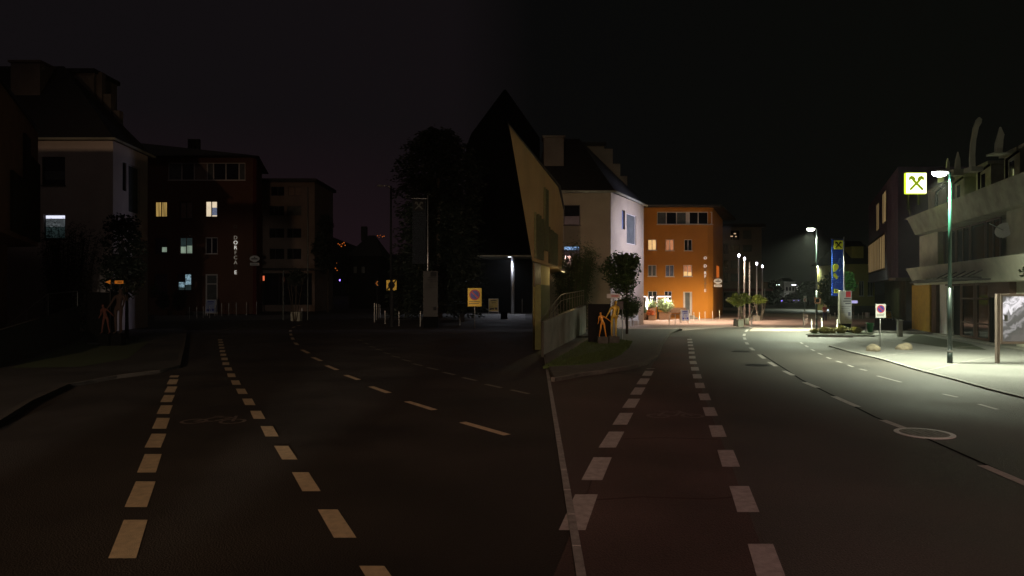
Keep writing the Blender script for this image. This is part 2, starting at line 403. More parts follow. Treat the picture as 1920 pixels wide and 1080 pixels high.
def text_mesh(s, size, depth=.02):
    cu = bpy.data.curves.new('tmp', 'FONT'); cu.body = s; cu.size = size; cu.extrude = depth; cu.align_x = 'CENTER'; cu.align_y = 'CENTER'
    o = bpy.data.objects.new('tmp', cu); C.objects.link(o)
    me = bpy.data.meshes.new_from_object(o); bpy.data.objects.remove(o); return me
def letter(ch, F, px, py, size, m, parent, out_=.06, name='letter'):
    u, z = F.uz(px, py); me = text_mesh(ch, size); me.materials.clear(); me.materials.append(m)
    o = bpy.data.objects.new(name, me); C.objects.link(o); o.parent = parent
    p = F.pt(u, z, out_)-ORG[parent.name]
    x = Vector((F.d.x, F.d.y, 0)); y = Vector((0, 0, 1)); n = Vector((F.n.x, F.n.y, 0))
    o.matrix_local = Matrix(((x.x, y.x, n.x, p.x), (x.y, y.y, n.y, p.y), (x.z, y.z, n.z, p.z), (0, 0, 0, 1)))
    return o

def gable_cross(pt, s, mb):
    """crossed gable boards ending in outward-looking heads; pt(u,v,o) maps, s = half size"""
    def slab(pts, o0=0, o1=1):
        a = [pt(p[0]*s, p[1]*s, o0) for p in pts]; b = [pt(p[0]*s, p[1]*s, o1) for p in pts]
        n = len(mb.v); m_ = len(pts); mb.v += a+b
        mb.f.append(tuple(range(n, n+m_))); mb.f.append(tuple(range(n+2*m_-1, n+m_-1, -1)))
        for i in range(m_):
            j = (i+1) % m_; mb.f.append((n+i, n+j, n+m_+j, n+m_+i))
    for k_, (f, o0, o1) in enumerate(((1, 0, .9), (-1, 0, 1))):
        slab([(f*-.72, -.58), (f*-.56, -.74), (f*.34, .16), (f*.18, .34)], o0, o1)
        slab([(f*.10, .24), (f*.34, .16), (f*.46, .36), (f*.56, .40), (f*.62, .24), (f*.76, .36), (f*.72, .60), (f*.52, .74), (f*.24, .66), (f*.12, .46)], o0, o1*.95)

# ================================================================ GROUND
DL = lambda Y: .431+.0329*Y     # line where the dark street meets the lit street
def sheet(name, pts, z, m, lab=None):
    mb = MB(); mb.poly([(p[0], p[1], z) for p in pts])
    o = mb.build(name, m); kind(o, 'structure', lab); return o
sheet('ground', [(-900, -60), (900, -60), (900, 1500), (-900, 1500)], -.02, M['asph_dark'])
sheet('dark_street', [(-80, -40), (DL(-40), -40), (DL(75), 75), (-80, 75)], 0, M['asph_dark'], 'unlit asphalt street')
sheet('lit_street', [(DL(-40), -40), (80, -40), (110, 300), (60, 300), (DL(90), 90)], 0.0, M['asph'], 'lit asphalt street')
def line(pts, d):
    """X on a polyline [(d,X)]"""
    for (d0, x0), (d1, x1) in zip(pts, pts[1:]):
        if d <= d1 or (d1, x1) == pts[-1]: return x0+(x1-x0)*(d-d0)/(d1-d0)
def gp(lst): return sorted([(G(px, py).y, G(px, py).x) for px, py in lst])
def dashes(name, lst, d0, d1, dash, period, w, m, grow=0):
    L = gp(lst); d = d0; i = 0; obs = []
    mb = MB()
    while d < d1:
        e_ = min(d+dash, d1); xa, xb = line(L, d), line(L, e_)
        t = Vector((xb-xa, e_-d)).normalized(); n = Vector((t.y, -t.x))*(w/2)
        j = random.uniform(-.015, .015)
        mb.poly([(xa-n.x+j, d-n.y, .006), (xa+n.x+j, d-n.y, .006), (xb+n.x, e_-n.y*0, .006), (xb-n.x, e_, .006)])
        d += period; dash *= 1+grow; period *= 1+grow
    return kind(mb.build(name, m), 'structure', lab if (lab := name.replace('_', ' ')) else None)
def dash_list(name, segs, w, m):
    mb = MB()
    for x0, y0, x1, y1 in segs:
        a, b = G(x0, y0), G(x1, y1); t = Vector((b.x-a.x, b.y-a.y)).normalized(); n = Vector((t.y, -t.x))*(w/2)
        mb.poly([(a.x-n.x, a.y-n.y, .006), (b.x-n.x, b.y-n.y, .006), (b.x+n.x, b.y+n.y, .006), (a.x+n.x, a.y+n.y, .006)])
    return kind(mb.build(name, m), 'structure')
# left street markings
dashes('bike_lane_dashes', [(246, 1008), (268, 923), (283, 867), (294.5, 826.7), (303, 797), (309, 774), (314, 756), (318, 740), (322.8, 728), (325, 717), (327.5, 707)], 6.75, 21.6, 1.07, 1.60, .30, M['mark_l'], 0)
dashes('bike_lane_dashes', [(715, 1085), (633, 981), (575, 903), (538.5, 852), (513, 817), (477, 768), (455.6, 737), (440.7, 714), (429.7, 695), (422, 676), (417, 655), (413, 636)], 5.62, 39, .88, 1.69, .27, M['mark_l'], .006)
dash_list('centre_line_dashes', [(951, 816, 867, 792), (815, 769, 763, 753), (729, 737, 695, 725), (673, 712.5, 648, 703.5), (632, 694, 612, 685.5), (602, 677, 586, 670), (579, 662.5, 566, 656), (571-13, 647, 553, 642.5), (550, 637, 547.5, 633), (546, 629, 544.5, 625.5), (544, 622, 545, 619), (548, 615, 553, 612.5), (557, 611, 564, 609.6)], .17, M['mark_l'])
thin = [(1022, 746), (975, 735), (925, 724), (880, 711), (842, 700.6), (811, 691.5), (783, 684), (762.6, 676), (742, 669), (725.5, 662.6), (711, 656), (697.6, 650.5), (686.5, 644), (675, 638)]
dash_list('edge_line_dashes', [(x+w_, y+w_*.22, x-w_, y-w_*.22) for (x, y), w_ in zip(thin, [10, 17, 15, 13, 11, 10, 9, 8, 7, 6, 6, 5, 5, 4])][1:], .13, mat('faded_paint', (.20, .19, .15), .7, 0, 30, .3))
# right street surfaces and markings
BL = [(1089, 955), (1119.6, 876.4), (1149, 823.5), (1167.5, 787.6), (1182, 762), (1200.5, 726.7), (1213, 704), (1218, 695)]
BR = [(1440, 1060), (1395.6, 938), (1366, 860), (1348, 814), (1335, 782), (1326, 758), (1319, 739), (1313, 725), (1309, 712), (1303.6, 693), (1299, 678), (1296.6, 657), (1293, 635.5)]
dL = gp([(1030, 1100)]+BL+[(1236, 660), (1246, 632)]); dR = gp([(1465, 1120)]+BR+[(1292, 625)])
ys = [5, 6, 7, 8, 9, 10, 12, 14, 16, 18, 20, 22, 24, 27, 30, 34, 38, 41]
sheet('red_bike_lane', [(line(dR, y), y) for y in ys]+[(line(dL, y), y) for y in reversed(ys)], .003, M['asph_red'], 'red asphalt bike lane')
sheet('driveway', [(DL(2), 2), (line(dL, 5)-.004, 5)]+[(line(dL, y)-.004, y) for y in ys[:12]]+[(DL(23), 23)], .0022, M['asph_brown'], 'brown asphalt beside the bike lane')
dashes('bike_lane_dashes', BL, 7.45, 23.6, 1.36, 2.0, .30, M['mark'], 0)
dashes('bike_lane_dashes', BR, 5.95, 39, 1.12, 2.12, .27, M['mark'], 0)
dash_list('centre_line_dashes', [(1938, 914, 1842, 873), (1700, 805, 1655, 788), (1608, 763, 1563, 743.5), (1533, 727, 1508, 717), (1487, 704, 1470, 695.5), (1455, 687, 1442, 679), (1433, 672.5, 1423, 665), (1413, 657, 1407, 652), (1402, 646, 1399, 642), (1397, 637, 1395.5, 633), (1395, 630, 1396, 626), (1398, 622, 1402, 618), (1406, 615, 1411, 612)], .16, M['mark'])
dash_list('edge_line_dashes', [(1625, 695, 1612, 692), (1600, 688, 1590, 685), (1578, 680, 1568, 677), (1558, 673, 1550, 670), (1541, 665, 1534, 662), (1527, 658, 1521, 655), (1515, 651, 1510, 648), (1505, 645, 1501, 642), (1690, 717, 1645, 705), (1795, 745, 1768, 739), (1870, 768, 1835, 758)], .10, M['mark'])
# tar seam along the centre line and cross patches
def strip(name, pix, w, z, m):
    mb = MB(); P_ = [G(*p) for p in pix]
    for i in range(len(P_)-1):
        a, b = P_[i], P_[i+1]; t = Vector((b.x-a.x, b.y-a.y)).normalized(); n = Vector((t.y, -t.x))*(w/2)
        mb.poly([(a.x-n.x, a.y-n.y, z), (b.x-n.x, b.y-n.y, z), (b.x+n.x, b.y+n.y, z), (a.x+n.x, a.y+n.y, z)])
    return kind(mb.build(name, m), 'structure')
strip('tar_seam', [(1428, 664), (1470, 691), (1502, 712), (1560, 741), (1640, 782), (1700, 806), (1800, 850), (1925, 906)], .06, .0045, M['tar'])
strip('tar_seam', [(1070, 938), (1130, 937), (1205, 932), (1260, 934), (1330, 936), (1400, 931)], .05, .0045, M['faint'])
strip('tar_seam', [(1150, 824), (1240, 821), (1345, 824)], .04, .0045, M['faint'])
strip('tar_seam', [(1232, 667), (1260, 664), (1284, 667)], .10, .0045, mat('red_patch', (.12, .04, .03), .8))
strip('tar_seam', [(1225, 684), (1262, 683), (1296, 686)], .10, .0045, bpy.data.materials['red_patch'])
# bicycle symbols (flattened by perspective)
def bike_symbol(name, cpx, cpy, W, m):
    c = G(cpx, cpy); mb = MB()
    def ring(cx, cy, r, w_):
        for i in range(20):
            a, b = 2*math.pi*i/20, 2*math.pi*(i+1)/20
            mb.poly([(cx+math.cos(a)*r, cy+math.sin(a)*r, .007), (cx+math.cos(a)*(r+w_), cy+math.sin(a)*(r+w_), .007), (cx+math.cos(b)*(r+w_), cy+math.sin(b)*(r+w_), .007), (cx+math.cos(b)*r, cy+math.sin(b)*r, .007)])
    def bar(x0, y0, x1, y1, w_=.07):
        t = Vector((x1-x0, y1-y0)).normalized(); n = Vector((t.y, -t.x))*w_/2
        mb.poly([(x0-n.x, y0-n.y, .0075), (x1-n.x, y1-n.y, .0075), (x1+n.x, y1+n.y, .0075), (x0+n.x, y0+n.y, .0075)][::-1])
    r = W*.19
    ring(c.x-W*.29, c.y-.2, r-.06, .07); ring(c.x+W*.29, c.y-.2, r-.06, .07)
    bar(c.x-W*.29, c.y-.2, c.x-W*.1, c.y+.25); bar(c.x-W*.1, c.y+.25, c.x+W*.18, c.y+.25); bar(c.x+W*.18, c.y+.25, c.x, c.y-.2); bar(c.x-W*.29, c.y-.2, c.x, c.y-.2)
    bar(c.x+W*.29, c.y-.2, c.x+W*.16, c.y+.42); bar(c.x-W*.18, c.y+.36, c.x-W*.02, c.y+.36)
    return kind(mb.build(name, m), 'structure', 'painted bicycle symbol')
fm = mat('worn_symbol_paint', (.24, .19, .17), .7, 0, 25, .5, col2=(.07, .045, .04))
bike_symbol('bicycle_symbol', 1262, 777, 1.25, fm)
bike_symbol('bicycle_symbol', 408, 787, 1.35, fm)
# pale kerb stone line where the two surfaces meet
mb = MB()
y = 2.0
while y < 36:
    a, b = y+.01, y+.99
    mb.prism([(DL(a)-.045, a), (DL(a)+.045, a), (DL(b)+.045, b), (DL(b)-.045, b)], -.01, .014); y += 1
kind(mb.build('dividing_kerb', M['kerb']), 'structure', 'pale flush kerb between the two road surfaces')

def slab(name, pts, z1, m, z0=-.01, lab=None, kw=.14):
    """raised pavement with kerb stones round it"""
    o = MB().prism(pts, z0, z1).build(name, m); kind(o, 'structure', lab)
    return o
def kerbline(pix, z, w=.14, m='kerb_d'):
    mb = MB(); P_ = [G(px, py, 0) for px, py in pix]
    for a, b in zip(P_, P_[1:]):
        L_ = (b-a).length; t = (b-a)/L_; n = Vector((t.y, -t.x, 0))*w; k_ = max(1, int(L_/1.0))
        for i in range(k_):
            p = a+t*(L_*i/k_+.008); q = a+t*(L_*(i+1)/k_-.008)
            pts = [(p.x, p.y), (q.x, q.y), (q.x+n.x, q.y+n.y), (p.x+n.x, p.y+n.y)]
            if (q-p).cross(Vector((n.x, n.y, 0))).z < 0: pts = pts[::-1]
            mb.prism(pts, -.01, z)
    return kind(mb.build('kerb', M[m]), 'structure')
# right street, left pavement
kp = [(1040, 716), (1062, 712), (1090, 706), (1130, 701), (1180, 693), (1215, 684), (1233, 674), (1238, 662), (1243, 645), (1256, 629), (1275, 619)]
kg = [G(*p) for p in kp]
slab('left_pavement', [(p.x, p.y) for p in kg]+[(kg[-1].x, 47.6), (5.5, 47.6), (DL(43), 43), (DL(25), 25)], .11, mat('paving_worn', (.10, .094, .086), .8, 0, 5, .3, .4, 60), lab='pavement beside the lawn')
kerbline(kp, .125, -.14)
gr = [G(px, py, .11) for px, py in [(1018, 688), (1050, 686), (1100, 683), (1140, 676), (1165, 665), (1180, 652), (1186, 641), (1160, 637), (1110, 634)]]
slab('lawn_bed', [(p.x, p.y) for p in gr], .135, M['grass'], .05, 'lawn in front of the retaining wall')
mb = MB()
from mathutils.geometry import intersect_point_tri_2d
gc = sum(gr, Vector())/len(gr)
for _ in range(9000):
    i = random.randrange(len(gr)); a, b = gr[i], gr[(i+1) % len(gr)]
    r1, r2 = random.random()**.5, random.random(); p = gc*(1-r1)+a*(r1*(1-r2))+b*(r1*r2)
    h_ = random.uniform(.04, .10); t = random.random()*6.28; dx, dy = math.cos(t)*.012, math.sin(t)*.012
    mb.poly([(p.x-dx, p.y-dy, .13), (p.x+dx, p.y+dy, .13), (p.x+random.uniform(-.03, .03), p.y+random.uniform(-.03, .03), .13+h_)])
o = mb.build('lawn_grass', M['grass']); kind(o, 'stuff', 'short grass on the lawn under the painted figures', 'grass')
# cafe forecourt, pink, lit
sheet('cafe_forecourt', [(7.5, 47.65), (G(1275, 618).x, 47.65), (G(1350, 612).x, 52), (27, 53.5), (34, 64), (38, 88), (12, 88)], .012, M['paving_pink'], 'pinkish paved forecourt of the orange building')
sheet('plaza_crossing', [(G(1405, 621).x, G(1405, 621).y), (G(1500, 621).x, G(1500, 621).y), (G(1640, 612).x, G(1640, 612).y), (G(1640, 598).x, G(1640, 598).y), (G(1500, 598).x, G(1500, 598).y), (G(1425, 598).x, G(1425, 598).y)], .008, M['paving_pink'], 'pink paved crossing')
# right side pavement
rp = [(1560, 650), (1600, 661), (1660, 675), (1720, 693), (1800, 714), (1860, 731), (1945, 752)]
rg = [G(*p) for p in rp]
slab('right_pavement', [(p.x, p.y) for p in rg]+[(60, rg[-1].y), (60, 46), (G(1640, 626).x, 47), (G(1600, 634).x, G(1600, 634).y)], .045, M['paving'], lab='pale pavement in front of the bank building')
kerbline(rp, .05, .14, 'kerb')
sheet('bank_forecourt', [(G(1635, 626).x, 47.2), (60, 46.2), (70, 75), (G(1600, 599).x, G(1600, 599).y)], .006, M['paving_dark'], 'dark paved forecourt behind the traffic island')
strip('paving_joint', [(1640, 672), (1700, 664), (1780, 655), (1860, 648)], .03, .056, M['mark'])
strip('paving_joint', [(1730, 700), (1800, 683), (1880, 668)], .03, .056, M['mark'])
# right verge, darker soil by building foot
sheet('planting_strip', [G(1690, 640, .05)[:2], G(1760, 650, .05)[:2], G(1800, 654, .05)[:2], G(1850, 656, .05)[:2], G(1820, 645, .05)[:2], G(1716, 626, .05)[:2]], .055, mat('dark_soil', (.03, .035, .018), .95, 0, 5, .4, .6, 20), 'dark weedy strip along the building foot')
# left street pavements (dark)
lk = [(-20, 812), (60, 760), (130, 727), (220, 710), (300, 700), (338, 690), (345, 660), (350, 630), (345, 612)]
lg = [G(*p) for p in lk]
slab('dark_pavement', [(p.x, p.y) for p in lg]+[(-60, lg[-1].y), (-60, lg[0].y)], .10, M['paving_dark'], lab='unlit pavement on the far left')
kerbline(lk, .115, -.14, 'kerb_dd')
sheet('dark_lawn', [G(px, py, .1)[:2] for px, py in [(20, 690), (150, 688), (240, 672), (280, 640), (255, 630), (150, 640)]], .104, M['grass'], 'unlit lawn')
sheet('canopy_lit_strip', [G(px, py)[:2] for px, py in [(700, 600), (985, 600), (985, 588), (700, 590)]], .006, mat('lit_ground_paler', (.17, .165, .155), .8, 0, 3, .2, .3, 50), 'ground lit by the canopy lamp, painted paler')  # pool of lamp light painted in as a paler sheet
sheet('cafe_step_paving', [G(px, py)[:2] for px, py in [(290, 602), (500, 600), (560, 596), (560, 590), (290, 592)]], .007, mat('step_paving', (.12, .11, .10), .8, 0, 3, .2, .3, 50), 'paving in front of the dark cafe')

# manholes
def manhole(px, py, r, m, label, ringm=None):
    c = G(px, py); t = thing('manhole_cover', (c.x, c.y, 0), label, 'manhole cover')
    a = MB().lathe((c.x, c.y, 0), [(r, .001), (r, .012), (r*.86, .013)], 28); a.build('rim', ringm or m, t)
    b = MB().lathe((c.x, c.y, 0), [(r*.82, .001), (r*.82, .014)], 28)
    for k_ in range(-3, 4):
        x = k_*r*.22; h_ = math.sqrt((r*.75)**2-x*x); b.box(c.x+x-.02, c.x+x+.02, c.y-h_, c.y+h_, .0135, .02)
    b.build('lid', m, t)
manhole(1733, 813, .50, mat('pale_iron', (.22, .22, .19), .6, .2, 9, .5), 'large pale round manhole cover near the centre line of the lit road', M['white'])  # white rim colour stands in for the glint on the ring
manhole(1420, 685, .42, M['iron'], 'dark manhole cover in the lit lane, nearer of the two beside the centre dashes')
manhole(1390, 659, .42, M['iron'], 'dark manhole cover in the lit lane, farther of the two beside the centre dashes')

# ================================================================ LAMPS, BOLLARDS
def street_lamp(px, d, ztop, arm, label, lit=None, power=0, col=(.95, 1, .84), deg=150, lowdark=True, postm='post_green', r=.09, head=.25, collar=True, aim=(0, 0)):
    X = (px-960)/F_*d; t = thing('street_lamp', (X, d, 0), label, 'street lamp')
    a = MB().tube((X, d, 0), (X, d, .45), r*1.25, r*1.15, 14).tube((X, d, .45), (X, d, 2.8), r, r*.92, 14); a.build('post_base', M['post_dark'] if lowdark else M[postm], t, True)
    MB().tube((X, d, 2.8), (X, d, ztop), r*.9, r*.55, 14).build('post', M[postm], t, True)
    if collar: MB().tube((X, d, .45), (X, d, .52), r*1.3, r*1.3, 14).build('collar', M['steel'], t)
    MB().tube((X, d, ztop-.12), (X-arm*.45, d, ztop+.04), r*.42, r*.38, 8).tube((X-arm*.45, d, ztop+.04), (X-arm, d, ztop+.0), r*.38, r*.35, 8).build('arm', M['steel'], t, True)
    hx = X-arm-head*.8
    h_ = MB().lathe((hx, d, ztop), [(head*.3, .11), (head*.8, .08), (head*1.05, .015), (head*1.05, -.01)][::-1], 18, 1.15, .55)
    hd = h_.build('lamp_head', M['sign_grey'], t, True)
    if lit:
        MB().lathe((hx, d, ztop), [(head*.4, -.17), (head*.85, -.13), (head*1.02, -.014)], 18, 1.1, .55).build('diffuser', M[lit], hd, True)
        if power: spot('lamp_light', (hx, d, ztop-.2), (hx+aim[0], d+aim[1], 0), power, col, deg, 1.0, .12, t)
    else:
        MB().lathe((hx, d, ztop), [(head*.4, -.06), (head*.95, -.014)], 18, 1.1, .55).build('diffuser', M['glass_grey'], hd, True)
    return t
street_lamp(1781, 25, 7.05, .18, 'nearest lit street lamp, green post on the pale right pavement', 'l_head', 11500, (.92, 1, .74), 148, r=.075, aim=(1.6, -.3))
street_lamp(1531, 46.8, 7.05, .22, 'lit street lamp standing behind the square hazard sign on the traffic island', 'l_head', 15000, (.90, 1, .72), 128, True, 'post_dark', .065, .23, aim=(-1.8, -1.2))
street_lamp(1538, 106, 7.0, .3, 'small distant lit street lamp above the dark trees', 'l_headfar', 9000, (.85, 1, .8), 150, True, 'steel')
street_lamp(1464, 250, 5.8, .7, 'far lit street lamp, left of the pair at the end of the road', 'l_headfar', 5000, (.85, .9, 1), 150, True, 'rail', .1, .75)
street_lamp(1495, 255, 5.8, .7, 'far lit street lamp, right of the pair at the end of the road', 'l_headfar', 5000, (.85, .9, 1), 150, True, 'rail', .1, .75)
# unlit lamp, dark street
street_lamp(733, 56, 11.4, .7, 'unlit street lamp with thin arm beside the big dark conifer', None, 0, postm='black', r=.13, collar=False)

def bollard_proto(h=.95, r=.04, m='bollard', n='bollard'):
    t = thing(n, (0, 0, -50), 'x', 'bollard', 'g')
    o = MB().lathe((0, 0, -50), [(r*1.5, 0), (r*1.5, .02), (r, .022), (r, h-.03), (r*.7, h)], 10)
    o.build('post', M[m], t, True); MB().lathe((0, 0, -50), [(r+.003, h*.8), (r+.003, h*.88)], 10).build('band', M['white'], t)
    return t
bp_lit = bollard_proto(); first = [bp_lit]
def bollards(lst, grp, fmt, h=None):
    for i, (px, yt, yb, w_) in enumerate(lst):
        c = G(px, yb); hh = (yb-yt)/F_*c.y
        if first: o = first.pop()
        else: o = copy_tree(bp_lit)
        o.location = c; o.scale = (w_, w_, hh/.95); o['label'] = fmt(i); o['group'] = grp
ordn = ['leftmost', 'second', 'third', 'fourth', 'fifth', 'sixth', 'seventh', 'eighth', 'ninth', 'tenth', 'eleventh', 'twelfth']
lit_b = [(1255, 590, 610, .7), (1266, 589, 610, .7), (1275, 588, 608, .7), (1284, 589, 606, .7), (1293, 587, 605, .7), (1301, 585, 603, .7), (1311.5, 585, 602, .8), (1322, 584, 600.5, .8), (1336, 583, 599.5, .8), (1349, 582, 598, .8)]
bollards(lit_b, 'bollards before the orange building', lambda i: f'thin steel bollard before the brightly lit orange building, {ordn[i]} from the left' if i else 'thin steel bollard before the brightly lit orange building, leftmost of its row')
drk_b = [(355, 575, 598, .8), (369, 575, 597, .7), (381, 574, 596, .7), (393, 573, 596, .7), (403, 572, 593, .7), (415.5, 568, 592.5, .9), (429, 568, 592, .8), (443, 567, 591.5, .8), (462, 566, 591, .8), (481, 565, 590, .7)]
bollards(drk_b, 'bollards before the unlit cafe building', lambda i: f'thin bollard before the unlit cafe building, {ordn[i]} from the left' if i else 'thin bollard before the unlit cafe building, leftmost of its row')
isl = [(1506.5, 587, 613, 1.0), (1509, 588, 610, .9), (1511.5, 589, 607.5, .9), (1514, 590, 606, .9)]
bollards(isl, 'tight row of four bollards by the lit crossing', lambda i: 'pale steel bollard in the tight row by the lit crossing, ' + ['nearest', 'second nearest', 'third nearest', 'farthest'][i])
dsl = [(702, 568, 604, 1.0), (706, 569, 600, .8), (709.5, 570, 597, .8), (712.5, 571, 594, .8)]
bollards(dsl, 'tight row of four bollards in the dark street', lambda i: 'pale steel bollard in the row of four near the yellow hazard sign, ' + ['nearest', 'second nearest', 'third nearest', 'farthest'][i])
misc = [(1522, 598, 617, 1, 'steel bollard just left of the lamp post of the island'), (1541, 596, 619, 1, 'steel bollard just right of the lamp post, before the person'), (1570, 600, 620, 1, 'steel bollard left of the grey information pillar'),
        (1556.5, 589, 599, 1.1, 'small far bollard right of the person, left of two'), (1565.5, 586, 599, 1.1, 'small far bollard right of the person, right of two'), (1600.5, 585, 599, 1, 'far bollard by the dark fence, first right of the information pillar'), (1609.5, 588, 599, 1, 'far bollard by the dark fence, second right of the information pillar'), (1617.5, 585, 599, 1, 'far bollard by the dark fence, third right of the information pillar'),
        (722, 582, 607, 1, 'bollard with bright cap beside the post of the yellow hazard sign in the dark street'), (748, 583, 611, .8, 'thin bollard right of the yellow hazard sign in the dark street'), (788, 583, 612, .9, 'thin bollard left of the unlit information pillar'), (771, 571, 583, .8, 'far thin bollard behind the dark street, left of two'), (783, 564, 583, .8, 'far thin bollard behind the dark street, right of two'),
        (979, 560, 586, 1.1, 'bollard at the right end of the canopy paving'), (566, 577, 601, 1.0, 'bollard in front of the staked young tree in the dark street'), (583, 565, 574, 1, 'small far bollard right of the staked young tree'), (1409, 594, 611, 1.4, 'bollard right of the planters among the flag poles'), (1403, 594, 607, 1.1, 'thin bollard behind the planters among the flag poles'), (1421.5, 584, 592, 1.6, 'far white bollard right of the flag poles'), (263, 583, 604, 1, 'bollard right of the black art panel in the dark street')]
for px, yt, yb, w_, lb in misc:
    c = G(px, yb); o = copy_tree(bp_lit); o.location = c; o.scale = (w_, w_, (yb-yt)/F_*c.y/.95); o['label'] = lb; o['group'] = 'single bollards along both streets'

# ================================================================ RIGHT STREET BUILDINGS
# R1 ochre building with raked end
t = thing('ochre_building', (2.58, 38, 0), 'ochre building with dark vertical slat screens and a leaning front edge', 'building')
Ft = Facade((-.12, 24.0), (2.58, 38))
zt, zb = 8.5, 4.0
A0 = (.865, 29.1); A1 = (-.10, 24.0); B = (2.58, 38)
mb = MB(); back = (-.3, 48)
mb.hexa([(A0[0], A0[1], zb), (B[0], B[1], zb), (3.6, 48, zb), (2.6, 48, zb)], [(A1[0], A1[1], zt), (B[0], B[1], zt), (3.6, 48, zt), (1.2, 48, zt)])
mb.build('wall', M['ochre'], t)
mb = MB().hexa([(A1[0]-.05, A1[1]-.1, zt), (B[0]+.12, B[1], zt), (3.7, 48, zt), (1.3, 48, zt)], [(A1[0]-.05, A1[1]-.1, zt+.1), (B[0]+.12, B[1], zt+.1), (3.7, 48, zt+.1), (1.3, 48, zt+.1)]); mb.build('roof_edge', M['roof2'], t)
for px0, px1, y0, y1 in [(1001, 1017, 402, 486), (1019, 1026, 352, 470), (1028, 1043.5, 430, 500)]:
    u0, u1, z0, z1 = Ft.rect(px0, px1, y0, y1); mb = MB(); n_ = int((u1-u0)/.28)+1
    z0 = max(z0, zb+.1)
    for i in range(n_):
        u = u0+(u1-u0)*i/n_; Ft.box(mb, u, u+.11, z0, z1-random.uniform(0, .2), .01, .10)
    sc = MB(); Ft.box(sc, u0, u1, z0, z1-.25, .003, .02)
    bk = sc.build('slat_screen', mat('slat_back', (.07, .062, .035), .9, 0, 3, .2) if 'slat_back' not in bpy.data.materials else bpy.data.materials['slat_back'], t); mb.build('slat', M['slat'], bk)
# lower storey, set back, lit yellow
Fl = Facade((.95, 31), (2.05, 37.2))
mb = MB().prism([(.95, 31), (2.05, 37.2), (1.9, 44), (1.55, 44)], 0, 4.0); mb.build('lower_wall', M['yellow_wall'], t)
u0, u1, z0, z1 = Fl.rect(1003, 1012, 497, 530); mb = MB(); Fl.box(mb, .2, 2.4, 2.9, 4.0, .01, .05); mb.build('red_panel', M['brown_panel'], t)
mb = MB(); Fl.box(mb, .5, 3.9, 0, 3.0, .02, .3); d_ = mb.build('garage_door', mat('green_door', (.10, .11, .02), .6, 0, 4, .2), t)
spot('wall_light', (2.9, 38.6, 3.8), (1.6, 35, 1.4), 110, (1, .78, .35), 150, .5, .1, t)
MB().box(2.75, 2.95, 38.4, 38.6, 3.82, 3.98).build('wall_lamp', M['frame_d'], t)

# R2 retaining wall + railing
wn0, wf = (1.28, 27.6), (4.70, 43.4)
t = thing('retaining_wall', (1.28, 27.6, 0), 'stained grey concrete retaining wall rising beside the lit lawn', 'wall')
mb = MB().hexa([(wn0[0], wn0[1], 0), (wf[0], wf[1], 0), (wf[0]-.3, wf[1]+.1, 0), (wn0[0]-.08, wn0[1]+.4, 0)], [(wn0[0], wn0[1], 1.45), (wf[0], wf[1], 1.84), (wf[0]-.3, wf[1]+.1, 1.84), (wn0[0]-.08, wn0[1]+.4, 1.45)])
mb.build('wall', M['concrete'], t)
Fw = Facade(wn0, wf); t2 = thing('railing', (1.28, 27.6, 1.45), 'thin steel railing on top of the concrete retaining wall', 'railing')
mb = MB(); top = MB()
pts = []
for i in range(15):
    u = Fw.L*i/14; z = 1.45+.39*i/14; p = Fw.pt(u, z, -.14); hgt = .95 if i > 5 else .95*i/5.5+.05
    pts.append(p+Vector((0, 0, hgt))); MB().tube(p, p+Vector((0, 0, hgt)), .018, n=6).build('baluster', M['rail'], t2)
for a, b in zip(pts, pts[1:]): top.tube(a, b, .022, n=6); top.tube(a-Vector((0, 0, .3)), b-Vector((0, 0, .3)), .012, n=5)
top.build('handrail', M['rail'], t2)
copyr = None

